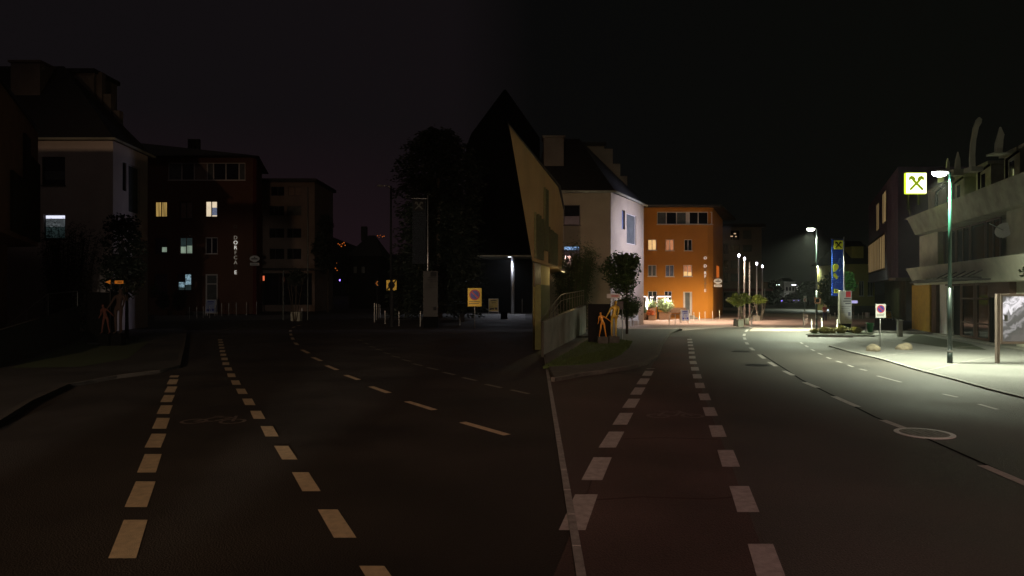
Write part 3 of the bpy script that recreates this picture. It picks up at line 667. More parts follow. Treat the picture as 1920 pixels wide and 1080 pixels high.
# R3 white building (lit street)
def white_building(corner, left_x, side_end, zt, ridge_z, px, label, wins, side, wallm, chim, steps, dorm):
    cx, cy = corner
    t = thing('white_building', (cx, cy, 0), label, 'building')
    fp = [(left_x, cy), (cx, cy), side_end, (left_x, side_end[1]+2)]
    Ff = Facade(fp[0], fp[1]); Fs = Facade(fp[1], fp[2])
    ops = [Ff.rect(*w_[0]) for w_ in wins]; mb = MB(); Ff.wall(mb, 0, Ff.L, 0, zt, ops)
    ops2 = [Fs.rect(*w_[0]) for w_ in side]; Fs.wall(mb, 0, Fs.L, 0, zt, ops2); closed(fp, (0, 1), mb, 0, zt)
    mb.build('wall', M[wallm], t)
    for (r_, pane, fr, seg) in wins:
        Ff.window(Ff.rect(*r_), t, pane, M[fr], mull=(), panes=[seg] if seg else None, w=.06)
    for (r_, pane, fr, seg) in side: Fs.window(Fs.rect(*r_), t, pane, M[fr], mull=(), w=.05, sill=False, panes=[seg] if seg else None)
    # hipped roof with overhang
    o = .35; E = [Vector((left_x-o, cy-o, zt)), Vector((cx+o*.8, cy-o, zt)), Vector((side_end[0]+o, side_end[1]+o, zt)), Vector((left_x-o, side_end[1]+2+o, zt))]
    r0 = Vector((left_x+1, (cy+side_end[1])/2+1, ridge_z)); r1 = Vector((PX(px, 0, r0.y).x, r0.y, ridge_z))
    mb = MB(); mb.poly([E[0], E[1], r1, r0]); mb.poly([E[1], E[2], r1]); mb.poly([E[2], E[3], r0, r1]); mb.poly([E[3], E[0], r0])
    mb.poly([E[3], E[2], E[1], E[0]]); rf = mb.build('roof', M['roof'], t)
    mb = MB()
    for a, b in ((E[0], E[1]), (E[1], E[2])): mb.tube(a+Vector((0, 0, .02)), b+Vector((0, 0, .02)), .09, n=8)
    mb.build('gutter', M['stone_dark'], rf)
    # broad chimney
    x0, x1, y0, y1, dd = chim; a = PX(x0, y1, dd); b = PX(x1, y0, dd)
    MB().box(a.x, b.x, dd, dd+1.5, zt, b.z).box(a.x-.12, b.x+.12, dd-.12, dd+1.62, b.z, b.z+.14).build('chimney', M['gable'], rf)
    # dormer block and stepped gable
    x0, x1, y0, y1, dd = dorm; a = PX(x0, y1, dd); b = PX(x1, y0, dd)
    dm = MB().box(a.x, b.x, dd, dd+3, a.z, b.z).build('dormer', M['gable'], rf)
    MB().box(a.x-.5, b.x+.15, dd-.2, dd+3.2, b.z, b.z+.3).build('dormer_roof', M['roof'], dm) if False else MB().box(a.x-.5, b.x+.15, dd-.2, dd+3.2, b.z, b.z+.3).build('dormer_roof', M['roof'], rf)
    mb = MB()
    for x0, x1, y0, y1, dd in steps:
        a = PX(x0, y1, dd); b = PX(x1, y0, dd); mb.box(a.x, b.x, dd, dd+.5, a.z, b.z)
    mb.build('stepped_gable', M['gable'] , rf)
    return t, Ff, Fs
wb, Ff, Fs = white_building((7.23, 50), 1.75, (11.1, 57.5), 10.0, 15.0, 1086, 'white house with dark hipped roof and one blue-lit window, beside the lit lawn',
    [((1057, 1088, 384, 422), 'glass_grey', 'frame_d', [(0, .45, 'glass_grey'), (.45, 1, 'glass')]), ((1057, 1087.5, 461, 502), 'glass', 'frame_d', [(0, .55, 'glass'), (.55, .82, 'glass_blue'), (.82, 1, 'l_blue')])],
    [((1166, 1172, 394, 430), 'glass_blue', 'frame_d', None), ((1175, 1193, 402, 458), 'glass_grey', 'frame_w', None)], 'dimmed_white_wall',
    (1020, 1057, 258, 279, 52), [(1133, 1149, 279, 365, 57.6), (1149, 1163, 307, 372, 57.8), (1163, 1176, 330, 380, 58)], (1089, 1133, 274, 350, 57.2))

# R4 orange building
fp = [((1199-960)/F_*70, 70), (20.1, 70), (20.65, 70.2), (20.95, 70.8), (25.3, 82), (13.5, 82)]
t = thing('orange_building', (fp[0][0], 70, 0), 'brightly lit orange four-storey building with white-framed windows and overhanging roof', 'building'); OB = t
zt = 11.4; Fo = Facade(fp[0], fp[1])
wl = [((1215, 1231, 449, 469), 'l_warm', (.5,), None), ((1248, 1264, 449, 470), 'l_salmon', (.5,), None), ((1283, 1298, 449, 470), 'glass', (.5,), None),
      ((1215, 1231, 497, 518), 'glass_grey', (.5,), None), ((1248, 1264, 497, 518.5), 'glass_blue', (.5,), None), ((1281.5, 1298, 497, 518), 'l_salmon', (.5,), [[(0, .42, 'l_warm'), (.42, 1, 'l_salmon')], [(0, .38, 'l_warm'), (.38, 1, 'l_salmon')]]),
      ((1215, 1232, 546, 566), 'glass', (.5,), None), ((1246, 1260, 546, 570), 'glass', (.5,), None)]
band = (1232, 1336, 397, 420.5); door = (1281, 1298, 547, 584)
ops = [Fo.rect(*x[0]) for x in wl]+[Fo.rect(*band)]
dr = list(Fo.rect(*door)); dr[2] = .35; ops.append(tuple(dr))
mb = MB(); Fo.wall(mb, 0, Fo.L, 0, zt, ops)
for i in range(1, len(fp)):
    a, b = fp[i], fp[(i+1) % len(fp)]; mb.poly([(a[0], a[1], 0), (b[0], b[1], 0), (b[0], b[1], zt), (a[0], a[1], zt)])
mb.build('wall', M['orange_wall'], t)
for r_, p_, mu, ps in wl: Fo.window(Fo.rect(*r_), t, p_, mull=mu, panes=ps, w=.055)
Fo.window(Fo.rect(*band), t, 'glass', mull=(.17, .355, .53, .585, .745, .92), panes=['glass_grey', 'glass', 'glass_grey', 'frame_w', 'glass', 'glass', 'frame_w'], w=.07)
Fo.window(tuple(dr), t, 'glass_grey', mull=(.18, .82), w=.08, name='door', sill=False)
dm = MB(); Fo.box(dm, dr[0]-.3, dr[1]+.3, 0, .17, 0, 1.1); Fo.box(dm, dr[0]-.1, dr[1]+.1, .17, .34, 0, .7); dm.build('doorstep', M['concrete'], t)
# roof
mb = MB().hexa([(fp[0][0]-.1, 69.3, zt), (21.2, 69.3, zt), (27.0, 82.5, zt), (12.5, 82.5, zt)], [(fp[0][0]-.1, 69.25, zt+.2), (21.25, 69.25, zt+.2), (27.1, 82.5, zt+.2), (12.5, 82.5, zt+.2)])
rf = mb.build('roof', M['roof2'], t)
# lettering + signs on the building
g = []
for ch, py, m_ in [('D', 499, 'l_letterR'), ('O', 505.5, 'letter_off'), ('R', 512, 'l_letterR'), ('F', 518.6, 'l_letterR'), ('C', 525.2, 'letter_off'), ('A', 531.8, 'letter_off'), ('F', 538.4, 'letter_off'), ('E', 545, 'l_letterR')]:
    letter(ch, Fo, 1322, py, .42, M[m_], t)
letter('O', Fo, 1322, 484, .38, M['l_letterR'], t)
Fc = Facade(fp[3], fp[4])
u0, u1, z0, z1 = Fc.rect(1343, 1347.5, 499, 521); mb = MB(); Fc.box(mb, u0, u1, z0, z1, .02, .06); mb.build('stair_window', emit('orange_lit_window', (.55, .12, .015), .8), t)
def bracket_sign(c, w_, label):
    X, Y, Z = c; t = thing('oval_sign', (X-w_, Y, Z-.9), label, 'sign')
    MB().tube((X-w_*1.4, Y+.1, Z+w_*.75), (X+w_, Y+.1, Z+w_*.75), .03, n=6).tube((X-w_*1.4, Y+.1, Z-w_*1.45), (X+w_, Y+.1, Z-w_*1.45), .03, n=6).build('bracket', M['frame_d'], t)
    pts = [(math.cos(a)*w_, math.sin(a)*w_*.62+(-.10*w_ if abs(math.cos(a)) < .3 and math.sin(a) < 0 else 0)) for a in [2*math.pi*i/28 for i in range(28)]]
    mb = MB(); n = len(pts); mb.v += [Vector((X+p[0], Y-.06, Z+p[1])) for p in pts]+[Vector((X+p[0], Y+.06, Z+p[1])) for p in pts]
    mb.f.append(tuple(range(n))); mb.f.append(tuple(range(2*n-1, n-1, -1)))
    for i in range(n): j = (i+1) % n; mb.f.append((i, i+n, j+n, j))
    ov = mb.build('oval_board', M['white'], t)
    MB().box(X-w_*.62, X+w_*.62, Y-.075, Y-.065, Z-w_*.16, Z+w_*.06).box(X-w_*.12, X+w_*.16, Y-.075, Y-.065, Z+w_*.16, Z+w_*.36).build('writing', M['frame_d'], ov)
    pl = MB().box(X-w_*.93, X+w_*.93, Y-.05, Y+.05, Z-w_*1.4, Z-w_*.85).build('plate', M['white'], t)
    MB().box(X-w_*.7, X+w_*.7, Y-.06, Y-.052, Z-w_*1.18, Z-w_*1.08).build('writing', M['frame_d'], pl)
    return t
c = PX(1346, 527, 69.3); bracket_sign(c, .42, 'white oval sign with small plate on the corner of the lit orange building')
c = PX(477.5, 485, 84); bracket_sign(c, .60, 'dim oval sign with small plate on the corner of the unlit cafe building')
# lights of the forecourt
spot('wall_lamp_light', (20.6, 67.8, 1.6), (20.0, 70, 0.9), 110, (1, .72, .18), 160, .6, .1, OB)
MB().box(17.5, 17.7, 58.1, 58.3, 0, 2.05).build('bollard_lamp', M['frame_d'], OB) if False else None
for px, pw in [(1240, 2600), (1330, 4200)]:
    X = (px-960)/F_*66
    spot('forecourt_light', (X, 60.5, 8.0), (X+.3, 62.4, 0), pw*1.35, (1, .76, .54), 128, .9, .25)
spot('side_street_light', (16.5, 50.6, 7.5), (9.2, 53.6, 6), 5600, (.74, .73, 1), 84, 1, .2)

# R5 brown building behind
def back_building(px0, px1, py0, d, label, wins, roofslab, dep=10, wallm='brown_wall', left_px=None):
    a = (px0-960)/F_*d; b = (px1-960)/F_*d; zt = PX(0, py0, d).z
    t = thing('apartment_building', (a, d, 0), label, 'building')
    fp = [(a, d), (b, d), (b, d+dep), (a, d+dep)]; Fa = Facade(fp[0], fp[1]); ops = [Fa.rect(*w_[0]) for w_ in wins]
    mb = MB(); Fa.wall(mb, 0, Fa.L, 0, zt, ops); closed(fp, (0,), mb, 0, zt); mb.build('wall', M[wallm], t)
    for r_, p_, mu in wins: Fa.window(Fa.rect(*r_), t, p_, M['frame_d'], mull=mu, sill=False, w=.06)
    mb = MB().box(a-.6, b+roofslab, d-.8, d+dep+.5, zt, zt+.45); mb.build('roof', M['roof2'], t)
    return t, Fa
bb, Fa = back_building(1352, 1428, 426, 104, 'dim brown flat-roofed block behind the lit orange building', [((1357, 1366, 457, 476), 'glass', ()), ((1370, 1387, 432, 450), 'glass', (.5,)), ((1393, 1409, 432, 448), 'glass_grey', (.5,)), ((1370, 1387, 459, 472), 'glass', (.3,)), ((1393, 1410, 459, 472), 'glass_grey', (.3,)),
    ((1357, 1366, 488, 506), 'glass', ()), ((1370, 1387, 488, 503), 'glass_grey', (.3,)), ((1393, 1410, 488, 503), 'glass', (.3,)), ((1357, 1365, 512, 530), 'glass', ()), ((1370, 1387, 513, 528), 'glass_grey', (.5,)), ((1393, 1410, 513, 528), 'glass', (.5,)), ((1357, 1424, 548, 577), 'glass', (.3, .6))], .3)
mb = MB(); Fa.box(mb, 0, Fa.L+1.2, Fa.uz(1400, 546)[1], Fa.uz(1400, 541)[1], .02, 1.4); mb.build('awning', mat('dark_red_awning', (.12, .03, .04), .7), bb)
mb = MB()
for px, py, s_ in [(1378, 438, .16), (1372, 443, .18), (1380, 443.4, .1)]:
    p = PX(px, py, 103.95); mb.box(p.x-s_, p.x+s_, 103.96, 103.99, p.z-.07, p.z+.07)
mb.build('reflection_lamp', emit('room_lamps', (.9, .6, .35), .7), bb)
c = PX(1434, 535, 90); tt = thing('square_sign', (c.x, c.y, 0), 'small dim square sign on a post right of the brown block', 'sign')
MB().tube((c.x, c.y, 0), (c.x, c.y, c.z), .05).build('post', M['steel'], tt); MB().box(c.x-.35, c.x+.35, c.y-.1, c.y-.05, c.z-.45, c.z+.45).build('board', M['brown_panel'], tt)

# R7 yellow house
d = 96; a = PX(1592, 494, d); b = PX(1640, 494, d)
t = thing('yellow_house', (a.x, d, 0), 'yellow plastered house with dark roof behind the blue banner', 'building')
Fy = Facade((a.x, d), (b.x, d)); yw = [(1611, 1620, 527, 555), (1627, 1637, 527, 555)]
mb = MB(); Fy.wall(mb, 0, Fy.L, 0, a.z, [Fy.rect(*r) for r in yw]); closed([(a.x, d), (b.x, d), (b.x, d+10), (a.x, d+10)], (0,), mb, 0, a.z); mb.build('wall', M['yhouse'], t)
for r in yw: Fy.window(Fy.rect(*r), t, 'glass', mull=(.5,), w=.06)
mb = MB(); zr = PX(0, 452, d+5).z
mb.poly([(a.x-.8, d-.6, a.z-.1), (b.x+.6, d-.6, a.z-.1), (b.x+.6, d+5, zr), (a.x-.8+2.4, d+5, zr)]); mb.poly([(b.x+.6, d+10.6, a.z), (a.x-.8, d+10.6, a.z), (a.x+1.6, d+5, zr), (b.x+.6, d+5, zr)]); mb.poly([(a.x-.8, d+10.6, a.z), (a.x-.8, d-.6, a.z-.1), (a.x+1.6, d+5, zr)])
rf = mb.build('roof', M['roof'], t)
p = PX(1597, 484, d+.6); q = PX(1619, 462, d+.6)
dm = MB().box(p.x, q.x, d+.6, d+3.5, p.z, q.z); dm.build('dormer', M['yhouse'], rf)
MB().box(p.x-.25, q.x+.25, d+.4, d+3.8, q.z, q.z+.2).build('dormer_roof', M['roof'], rf)
spot('house_light', (a.x+5, d-9, 6.5), (a.x+2, d, 4), 800, (1, .95, .5), 120, .7, .3)

# far end of the lit road: pale house, hedges
p = PX(1470, 528, 262); q = PX(1491, 528, 262); t = thing('far_house', (p.x, 262, 0), 'distant pale house lit by the far street lamps', 'building')
MB().box(p.x, q.x, 262, 272, 0, p.z).build('wall', M['stone'], t)
MB().hexa([(p.x-.5, 261.5, p.z), (q.x+.5, 261.5, p.z), (q.x+.5, 272.5, p.z), (p.x-.5, 272.5, p.z)], [(p.x+1, 266.8, p.z+1.6), (q.x-1, 266.8, p.z+1.6), (q.x-1, 267.2, p.z+1.6), (p.x+1, 267.2, p.z+1.6)]).build('roof', M['roof'], t)
mb = MB()
for i in range(3): x = p.x+.8+i*1.2; mb.box(x, x+.6, 261.95, 261.99, 3.6, 5.0)
mb.build('window', M['glass'], t)

# R8 slatted office building with lit slits
zt, zb = 14.1, 4.0
A = (47.0, 90.0); B = (35.06, 62.0)   # far-left, near corner
t = thing('office_building', (B[0], B[1], 0), 'dark modern office with raised upper storeys and lit vertical slits, behind the white parking sign', 'building')
fp = [A, B, (52, 62), (60, 90)]; Fo2 = Facade(A, B)
sl = [(1644, 1649, 381, 432), (1655, 1662, 360, 418)]
mb = MB(); lw = Fo2.rect(1628.5, 1660, 447, 510)
Fo2.wall(mb, 0, Fo2.L, zb, zt, [Fo2.rect(*r) for r in sl]+[lw]); closed(fp, (0,), mb, zb, zt)
mb.poly([(p_[0], p_[1], zt) for p_ in fp]); mb.poly([(p_[0], p_[1], zb) for p_ in fp][::-1]); mb.build('wall', M['purple_clad'], t)
for r in sl: Fo2.window(Fo2.rect(*r), t, 'l_slat', M['frame_d'], mull=(.45,), w=.05, sill=False, panes=['l_slat', 'l_slat'], dep=.0)
Fo2.window(lw, t, 'l_slat', M['brown_panel'], mull=tuple(i/11 for i in range(1, 11)), w=.2, sill=False, panes=['l_slat']*11, dep=.0)
mb = MB(); 
for i in range(24): u = Fo2.L*(i+.5)/24; Fo2.box(mb, u-.05, u+.05, zb, zt, .0, .02) if not 14 < u < 22 else None
mb.build('fin', M['purple_clad'], t)
MB().box(34.2, 58, 60.8, 62.0, 3.75, 4.0).build('canopy', M['stone_dark'], t)
# ground storey
fg = [(47.5, 87), (37.2, 64.5), (56, 64.5), (60, 87)]; Fg = Facade(fg[1], fg[2])
mb = MB().prism(fg, 0, 3.98); mb.build('ground_storey', mat('pale_lower_wall', (.16, .15, .08), .7, 0, .6, .3), t)
mb = MB(); Fg.box(mb, .6, 2.6, .1, 3.2, .02, .05); Fg.box(mb, 3.0, 5.0, .1, 3.2, .02, .05); gl = mb.build('glazing', M['glass_blue'], t)
for x, y in ((38.2, 61.6), (42.2, 61.6)): MB().tube((x, y, 0), (x, y, 3.76), .14, n=12).build('column', M['steel'], t, True)
spot('canopy_light', (40.2, 63, 3.6), (40.2, 63, 0), 90, (.7, .75, 1), 140, .6, .1, t)

# R9 bank building, two balconies, attic with finials
Br = (28.2, 48.0); ang = .30; nearY = 14
NX = 28.2-ang*(48-nearY)
t = thing('bank_building', (28.2, 48, 0), 'long pale concrete building with two balcony bands and dark glazing on the right', 'building'); BK = t
Fb = Facade(Br, (NX, nearY))
def mid(u0, u1, z0, z1, o0, o1, name, m, par=None, bev=0):
    mb = MB(); Fb.box(mb, u0, u1, z0, z1, o0, o1); return mb.build(name, M[m] if isinstance(m, str) else m, par or t, bevel=bev)
L_ = Fb.L
def ub(px): return Fb.uz(px, 500)[0]
# solid body behind
mb = MB().prism([Fb.pt(0, 0, -1.6), Fb.pt(L_, 0, -1.6), Fb.pt(L_, 0, -12), Fb.pt(0, 0, -12)], 0, 7.8)
mb.build('core', M['stone'], t)
# balcony bands with raked ends (proud)
def bandm(z0, z1, o, name, m='stone'):
    mb = MB(); b0 = [Fb.pt(1.9, 0, o-.35), Fb.pt(L_, 0, o-.35), Fb.pt(L_, 0, -1.5), Fb.pt(1.9, 0, -1.5)]; t0 = [Fb.pt(1.2, 0, o), Fb.pt(L_, 0, o), Fb.pt(L_, 0, -1.5), Fb.pt(1.2, 0, -1.5)]
    mb.hexa([(p.x, p.y, z0) for p in b0], [(p.x, p.y, z1) for p in t0]); return mb.build(name, M[m], t, bevel=.03)
bandm(6.55, 7.8, .7, 'roof_fascia', 'stone_dark'); bandm(3.15, 4.3, .75, 'balcony_parapet')
# upper storey wall: light panel, glazing bays
mid(.4, ub(1748), 4.3, 6.55, -1.55, -.3, 'wall_panel', 'stone')
px_ = [1750, 1772, 1797, 1825, 1852]; 
for i in range(len(px_)-1):
    u0, u1 = ub(px_[i]), ub(px_[i+1]); Fb.window((u0+.05, u1-.05, 4.3, 6.5), t, 'glass', M['brown_panel'], mull=(.5,) if i % 2 else (), w=.09, sill=False, dep=.62)
mid(ub(1852), ub(1878), 4.3, 6.55, -1.55, -.9, 'loggia_wall', 'brown_panel')
mid(ub(1878), L_, 4.3, 6.55, -1.55, -.2, 'wall_panel', 'stone')
for i, px in enumerate((1900, 1960)):
    u = ub(px)
    if i: Fb.window((u, u+1.6, 4.8, 6.3), t, 'glass', M['brown_panel'], w=.08, dep=.12)
# ground storey
gz = 3.15
mid(.3, ub(1748), .12, gz, -1.55, .15, 'ochre_panel', 'ochre_panel'); mid(ub(1748), ub(1757), .12, gz, -1.55, .05, 'brown_panel', 'brown_panel')
mid(ub(1758), ub(1771), .12, gz, -1.5, -.12, 'white_shutter', 'white'); mid(0, L_, 0, .12, -1.55, .35, 'plinth', 'concrete')
mid(ub(1771), ub(1796), .12, gz, -1.55, -.5, 'recess', 'black')
Fb.window((ub(1797), ub(1823), .15, gz), t, 'glass', M['brown_panel'], mull=(.12,), trans=(.28, .72), w=.12, sill=False)
Fb.window((ub(1824), ub(1851), .15, gz), t, 'glass', M['brown_panel'], mull=(.12,), trans=(.28, .72), w=.12, sill=False)
mb = MB()
for k_ in range(22): z = .6+k_*.1; Fb.box(mb, ub(1785), ub(1795), z, z+.05, -.5, -.42)
mb.build('vent_grille', M['frame_d'], t)
for px in (1853, 1861, 1869): mid(ub(px), ub(px)+.28, .12, gz, -.5, -.05, 'column', 'black')
mid(ub(1851), ub(1892), gz-.75, gz, -1.5, -.02, 'brown_panel', 'brown_panel'); mid(ub(1892), L_, .12, gz, -1.5, -.3, 'wall_panel', 'stone')
mid(ub(1771), ub(1797), gz-.1, gz, -1.5, -.03, 'lintel', 'brown_panel')
# thin entrance canopy
mb = MB(); u0, u1 = ub(1745), ub(1893)
mb.hexa([Fb.pt(u0, 3.25, .76), Fb.pt(u0, 3.25, 1.2), Fb.pt((u0+u1)/2, 3.2, 2.3), Fb.pt(u1, 3.25, 2.1), Fb.pt(u1, 3.25, .76)][::-1], [Fb.pt(u0, 3.31, .76), Fb.pt(u0, 3.31, 1.25), Fb.pt((u0+u1)/2, 3.36, 2.4), Fb.pt(u1, 3.36, 2.2), Fb.pt(u1, 3.31, .76)][::-1])
cn = mb.build('entrance_canopy', M['roof2'], t)
mb = MB()
for px in (1808, 1824, 1842, 1860, 1876):
    u = ub(px); mb.tube(Fb.pt(u, 3.35, 1.5), Fb.pt(u, 3.75, .76), .03, n=6); mb.tube(Fb.pt(u, 3.37, .8), Fb.pt(u, 3.37, 1.9), .05, n=6)
mb.build('strut', M['frame_d'], cn)
# attic: bays separated by dark gaps
zA = 7.8
mid(0, L_, zA-.02, zA+.02, -3, .55, 'attic_floor', 'stone_dark')
mb = MB().hexa([Fb.pt(1.2, zA, -1.9), Fb.pt(L_, zA, -1.9), Fb.pt(L_, zA, -11), Fb.pt(1.2, zA, -11)], [Fb.pt(3, 10.4, -5), Fb.pt(L_, 10.4, -5), Fb.pt(L_, 10.4, -6), Fb.pt(3, 10.4, -6)])
rf = mb.build('roof', M['roof'], t)
bays = [(1713, 1744), (1756, 1776), (1796, 1822), (1845, 1872), (1880, 1935)]
ws = [(1762, 1769), (1808, 1817), None, (1892, 1905)]
for i, (p0, p1) in enumerate(bays):
    u0, u1 = ub(p0), ub(p1); zt_ = 9.55
    bz = MB(); Fb.box(bz, u0, u1, zA, zt_, -3.2, -.9); bo = bz.build('attic_bay', M['stone_dark'], t)
    cp = MB(); Fb.box(cp, u0-.15, u1+.15, zt_, zt_+.16, -3.3, -.7); cp.build('coping', M['stone_dark'], bo)
    um = (u0+u1)/2; wn_ = MB(); Fb.box(wn_, um-.28, um+.28, 8.35, 9.2, -.9, -.885); wn_.build('window', M['glass'], bo)
    dp = MB(); a_ = Fb.pt(u1+.12, 9.5, -.8); dp.tube(a_, Fb.pt(u1+.12, 9.1, -.3), .06, n=7).tube(Fb.pt(u1+.12, 9.1, -.3), Fb.pt(u1+.12, zA, -.3), .06, n=7); dp.build('downpipe', M['black'], bo)
# finials on the roof
def blade(pix, d, th, label):
    p3 = [PX(x, y, d) for x, y in pix]; mb = MB(); n = len(p3)
    mb.v += p3+[p_+Vector((0, th, 0)) for p_ in p3]; mb.f.append(tuple(range(n))); mb.f.append(tuple(range(2*n-1, n-1, -1)))
    for i in range(n): j = (i+1) % n; mb.f.append((i, i+n, j+n, j))
    return mb
def finial(pix, d, label, cat='roof ornament'):
    bx = sum(p_[0] for p_ in pix)/len(pix); t = thing('roof_finial', PX(bx, max(p_[1] for p_ in pix), d), label, cat)
    blade(pix, d, .12, label).build('blade', M['stone'], t, bevel=.02)
    yb = max(p_[1] for p_ in pix); xs = [p_[0] for p_ in pix]
    c = PX((min(xs)+max(xs))/2, yb, d); MB().box(c.x-.3, c.x+.3, d-.1, d+.5, 9.0, c.z+.02).build('base', M['stone_dark'], t)
finial([(1820, 322), (1819, 300), (1821, 270), (1826, 240), (1832, 224), (1837, 219), (1842, 223), (1841, 230), (1836, 238), (1831, 262), (1829, 290), (1830, 322)], 34.5, 'tall curved horn-shaped ornament on the roof of the right building')
finial([(1867, 290), (1868, 268), (1871, 258), (1877, 237), (1884, 252), (1882, 262), (1880, 290)], 31, 'kinked pointed ornament on the roof, right of the horn shape')
finial([(1791, 318), (1793, 300), (1797, 284), (1801, 298), (1802, 318)], 37, 'small pointed ornament on the roof, just left of the horn shape')
finial([(1775, 318), (1776, 304), (1778, 296), (1781, 305), (1781, 318)], 39, 'smallest pointed ornament on the roof, above the lamp head')
# satellite dish
p = Fb.pt(ub(1880), 5.6, -.1); t = thing('satellite_dish', p, 'pale satellite dish on an arm on the balcony of the right building', 'satellite dish')
MB().lathe((0, 0, 0), [(.02, 0), (.2, .03), (.38, .10), (.40, .12)], 20).build('tmp', M['white']); o = bpy.data.objects['tmp']; o.name = 'dish'; o.parent = t; o.rotation_euler = (math.radians(70), 0, math.radians(-60))
MB().tube(p, p+Vector((-.9, -.2, .35)), .02, n=6).tube(p, p+Vector((.3, .3, -.5)), .03, n=6).build('arm', M['steel'], t)

# glowing roof sign with gable-cross mark
d = 40.5; c = PX(1718, 343.5, d); hs = 20.0/F_*d
t = thing('roof_sign', (c.x, d, c.z-hs), 'glowing square yellow-green sign with a crossed mark on the roof corner', 'sign')
MB().box(c.x-hs, c.x+hs, d, d+.2, c.z-hs, c.z+hs).build('housing', M['l_edge'], t, bevel=.05)
MB().box(c.x-hs*.94, c.x+hs*.94, d-.012, d-.003, c.z-hs*.94, c.z+hs*.94).build('panel', M['l_sign'], t)
mb = MB(); gable_cross(lambda u, v, o: Vector((c.x+u, d-.014-o*.02, c.z+v)), hs*.95, mb); mb.build('mark', M['l_logo'], t)
MB().tube((c.x+hs*.5, d+.3, c.z-hs-.6), (c.x+hs*.5, d+.3, c.z-hs), .07).tube((c.x-hs*.5, d+.3, c.z-hs-.9), (c.x-hs*.5, d+.3, c.z-hs), .07).tube((c.x-hs*.5, d+.3, c.z-hs-.5), (c.x+hs*2.2, d+3, c.z-hs-.9), .07).build('mount', M['frame_d'], t)
spot('sign_glow', (c.x, d-.4, c.z), (c.x, d-5, c.z-2), 30, (.8, 1, .15), 160, .5, hs, t, 'POINT')

# banner flags
def banner(px0, px1, py0, py1, polepx, poletop, polebase, d, label, m, litlogo, plabel):
    X = (polepx-960)/F_*d; tz = PX(0, poletop, d).z
    t = thing('flag_pole', (X, d, 0), plabel, 'flag pole')
    MB().tube((X, d, 0), (X, d, tz), .07, .045, 12).build('pole', M['steel'], t, True)
    a = PX(px0, py0, d); b = PX(px1, py1, d)
    MB().tube((a.x-.05, d, a.z+.03), (X, d, a.z+.03), .02, n=6).build('arm', M['steel'], t)
    t = thing('banner', (X, d, b.z), label, 'banner')
    mb = MB(); nx, nz = 8, 30
    def yo(u, v): return d-.06+math.sin(u*4+v*2)*.03*(.3+v)+math.sin(v*7)*.015
    for i in range(nx):
        for j in range(nz):
            q = [(i/nx, j/nz), (i/nx, (j+1)/nz), ((i+1)/nx, (j+1)/nz), ((i+1)/nx, j/nz)]
            mb.poly([(a.x+(b.x-a.x)*u+.05*v*0, yo(u, v), a.z+(b.z-a.z)*v) for u, v in q])
    cl = mb.build('cloth', m, t, True); so_ = cl.modifiers.new('thick', 'SOLIDIFY'); so_.thickness = .012
    cx = (a.x+b.x)/2; hw = (b.x-a.x)*.40; cz = a.z-hw*1.25
    yl = d-.20
    pn = MB().box(cx-hw, cx+hw, yl, yl+.02, cz-hw, cz+hw).build('emblem_panel', M['lime'] if litlogo else M['black'], t)
    mb = MB(); gable_cross(lambda u, v, o: Vector((cx+u, yl-.003-o*.01, cz+v)), hw, mb); mb.build('emblem', M['black'] if litlogo else mat('grey_print', (.03, .03, .025), .7), pn)
    if litlogo:
        # big cropped mark half way down, small outline, bottom emblem
        z0 = PX(0, 512, d).z; w_ = b.x-a.x
        def sl_(pts, m_, nm):
            q = MB(); n = len(pts); q.v += [Vector((x, yl, z)) for x, z in pts]+[Vector((x, yl+.015, z)) for x, z in pts]
            q.f.append(tuple(range(n))); q.f.append(tuple(range(2*n-1, n-1, -1)))
            for i in range(n): j = (i+1) % n; q.f.append((i, i+n, j+n, j))
            q.build(nm, m_, t)
        P2 = lambda x, y: (PX(x, y, d).x, PX(x, y, d).z)
        sl_([P2(1559.5, 498), P2(1562, 495.5), P2(1567, 495), P2(1570, 499), P2(1569, 504), P2(1564, 509), P2(1560, 510)][::-1], M['lime'], 'print')
        sl_([P2(1560, 515), P2(1563, 512), P2(1569.5, 520), P2(1566, 524), P2(1560, 518)][::-1], M['lime'], 'print')
        lb = mat('light_blue_print', (.10, .22, .60), .7)
        for s0 in ([P2(1569, 492), P2(1571, 484), P2(1572.5, 484), P2(1570.5, 492)], [P2(1571, 484), P2(1575, 485), P2(1575, 486.3), P2(1571, 485.4)], [P2(1575, 485), P2(1578, 496), P2(1576.8, 496.5), P2(1574, 486)], [P2(1570, 508), P2(1578, 500), P2(1579, 501), P2(1571, 509.5)]): sl_(s0[::-1], lb, 'print')
        c2 = P2(1565, 546); pn2 = MB().box(c2[0]-.13, c2[0]+.13, yl, yl+.02, c2[1]-.13, c2[1]+.13).build('emblem_panel', M['lime'], t)
        mb = MB(); gable_cross(lambda u, v, o: Vector((c2[0]+u, yl-.003-o*.01, c2[1]+v)), .13, mb); mb.build('emblem', M['black'], pn2)
        sl_([P2(1570, 544.5), P2(1577, 544.5), P2(1577, 547), P2(1570, 547)][::-1], M['frame_w'], 'print')
banner(1559, 1580, 449, 555, 1582.5, 444, 622, 46, 'tall blue banner with a yellow crossed emblem hanging by the lit street', M['banner'], True, 'silver flag pole carrying the blue banner')
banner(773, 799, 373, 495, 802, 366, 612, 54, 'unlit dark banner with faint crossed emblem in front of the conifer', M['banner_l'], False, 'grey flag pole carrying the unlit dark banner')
spot('banner_light', (22.4, 41, .4), (22.2, 46, 4.6), 220, (.85, .95, 1), 70, .6, .1)

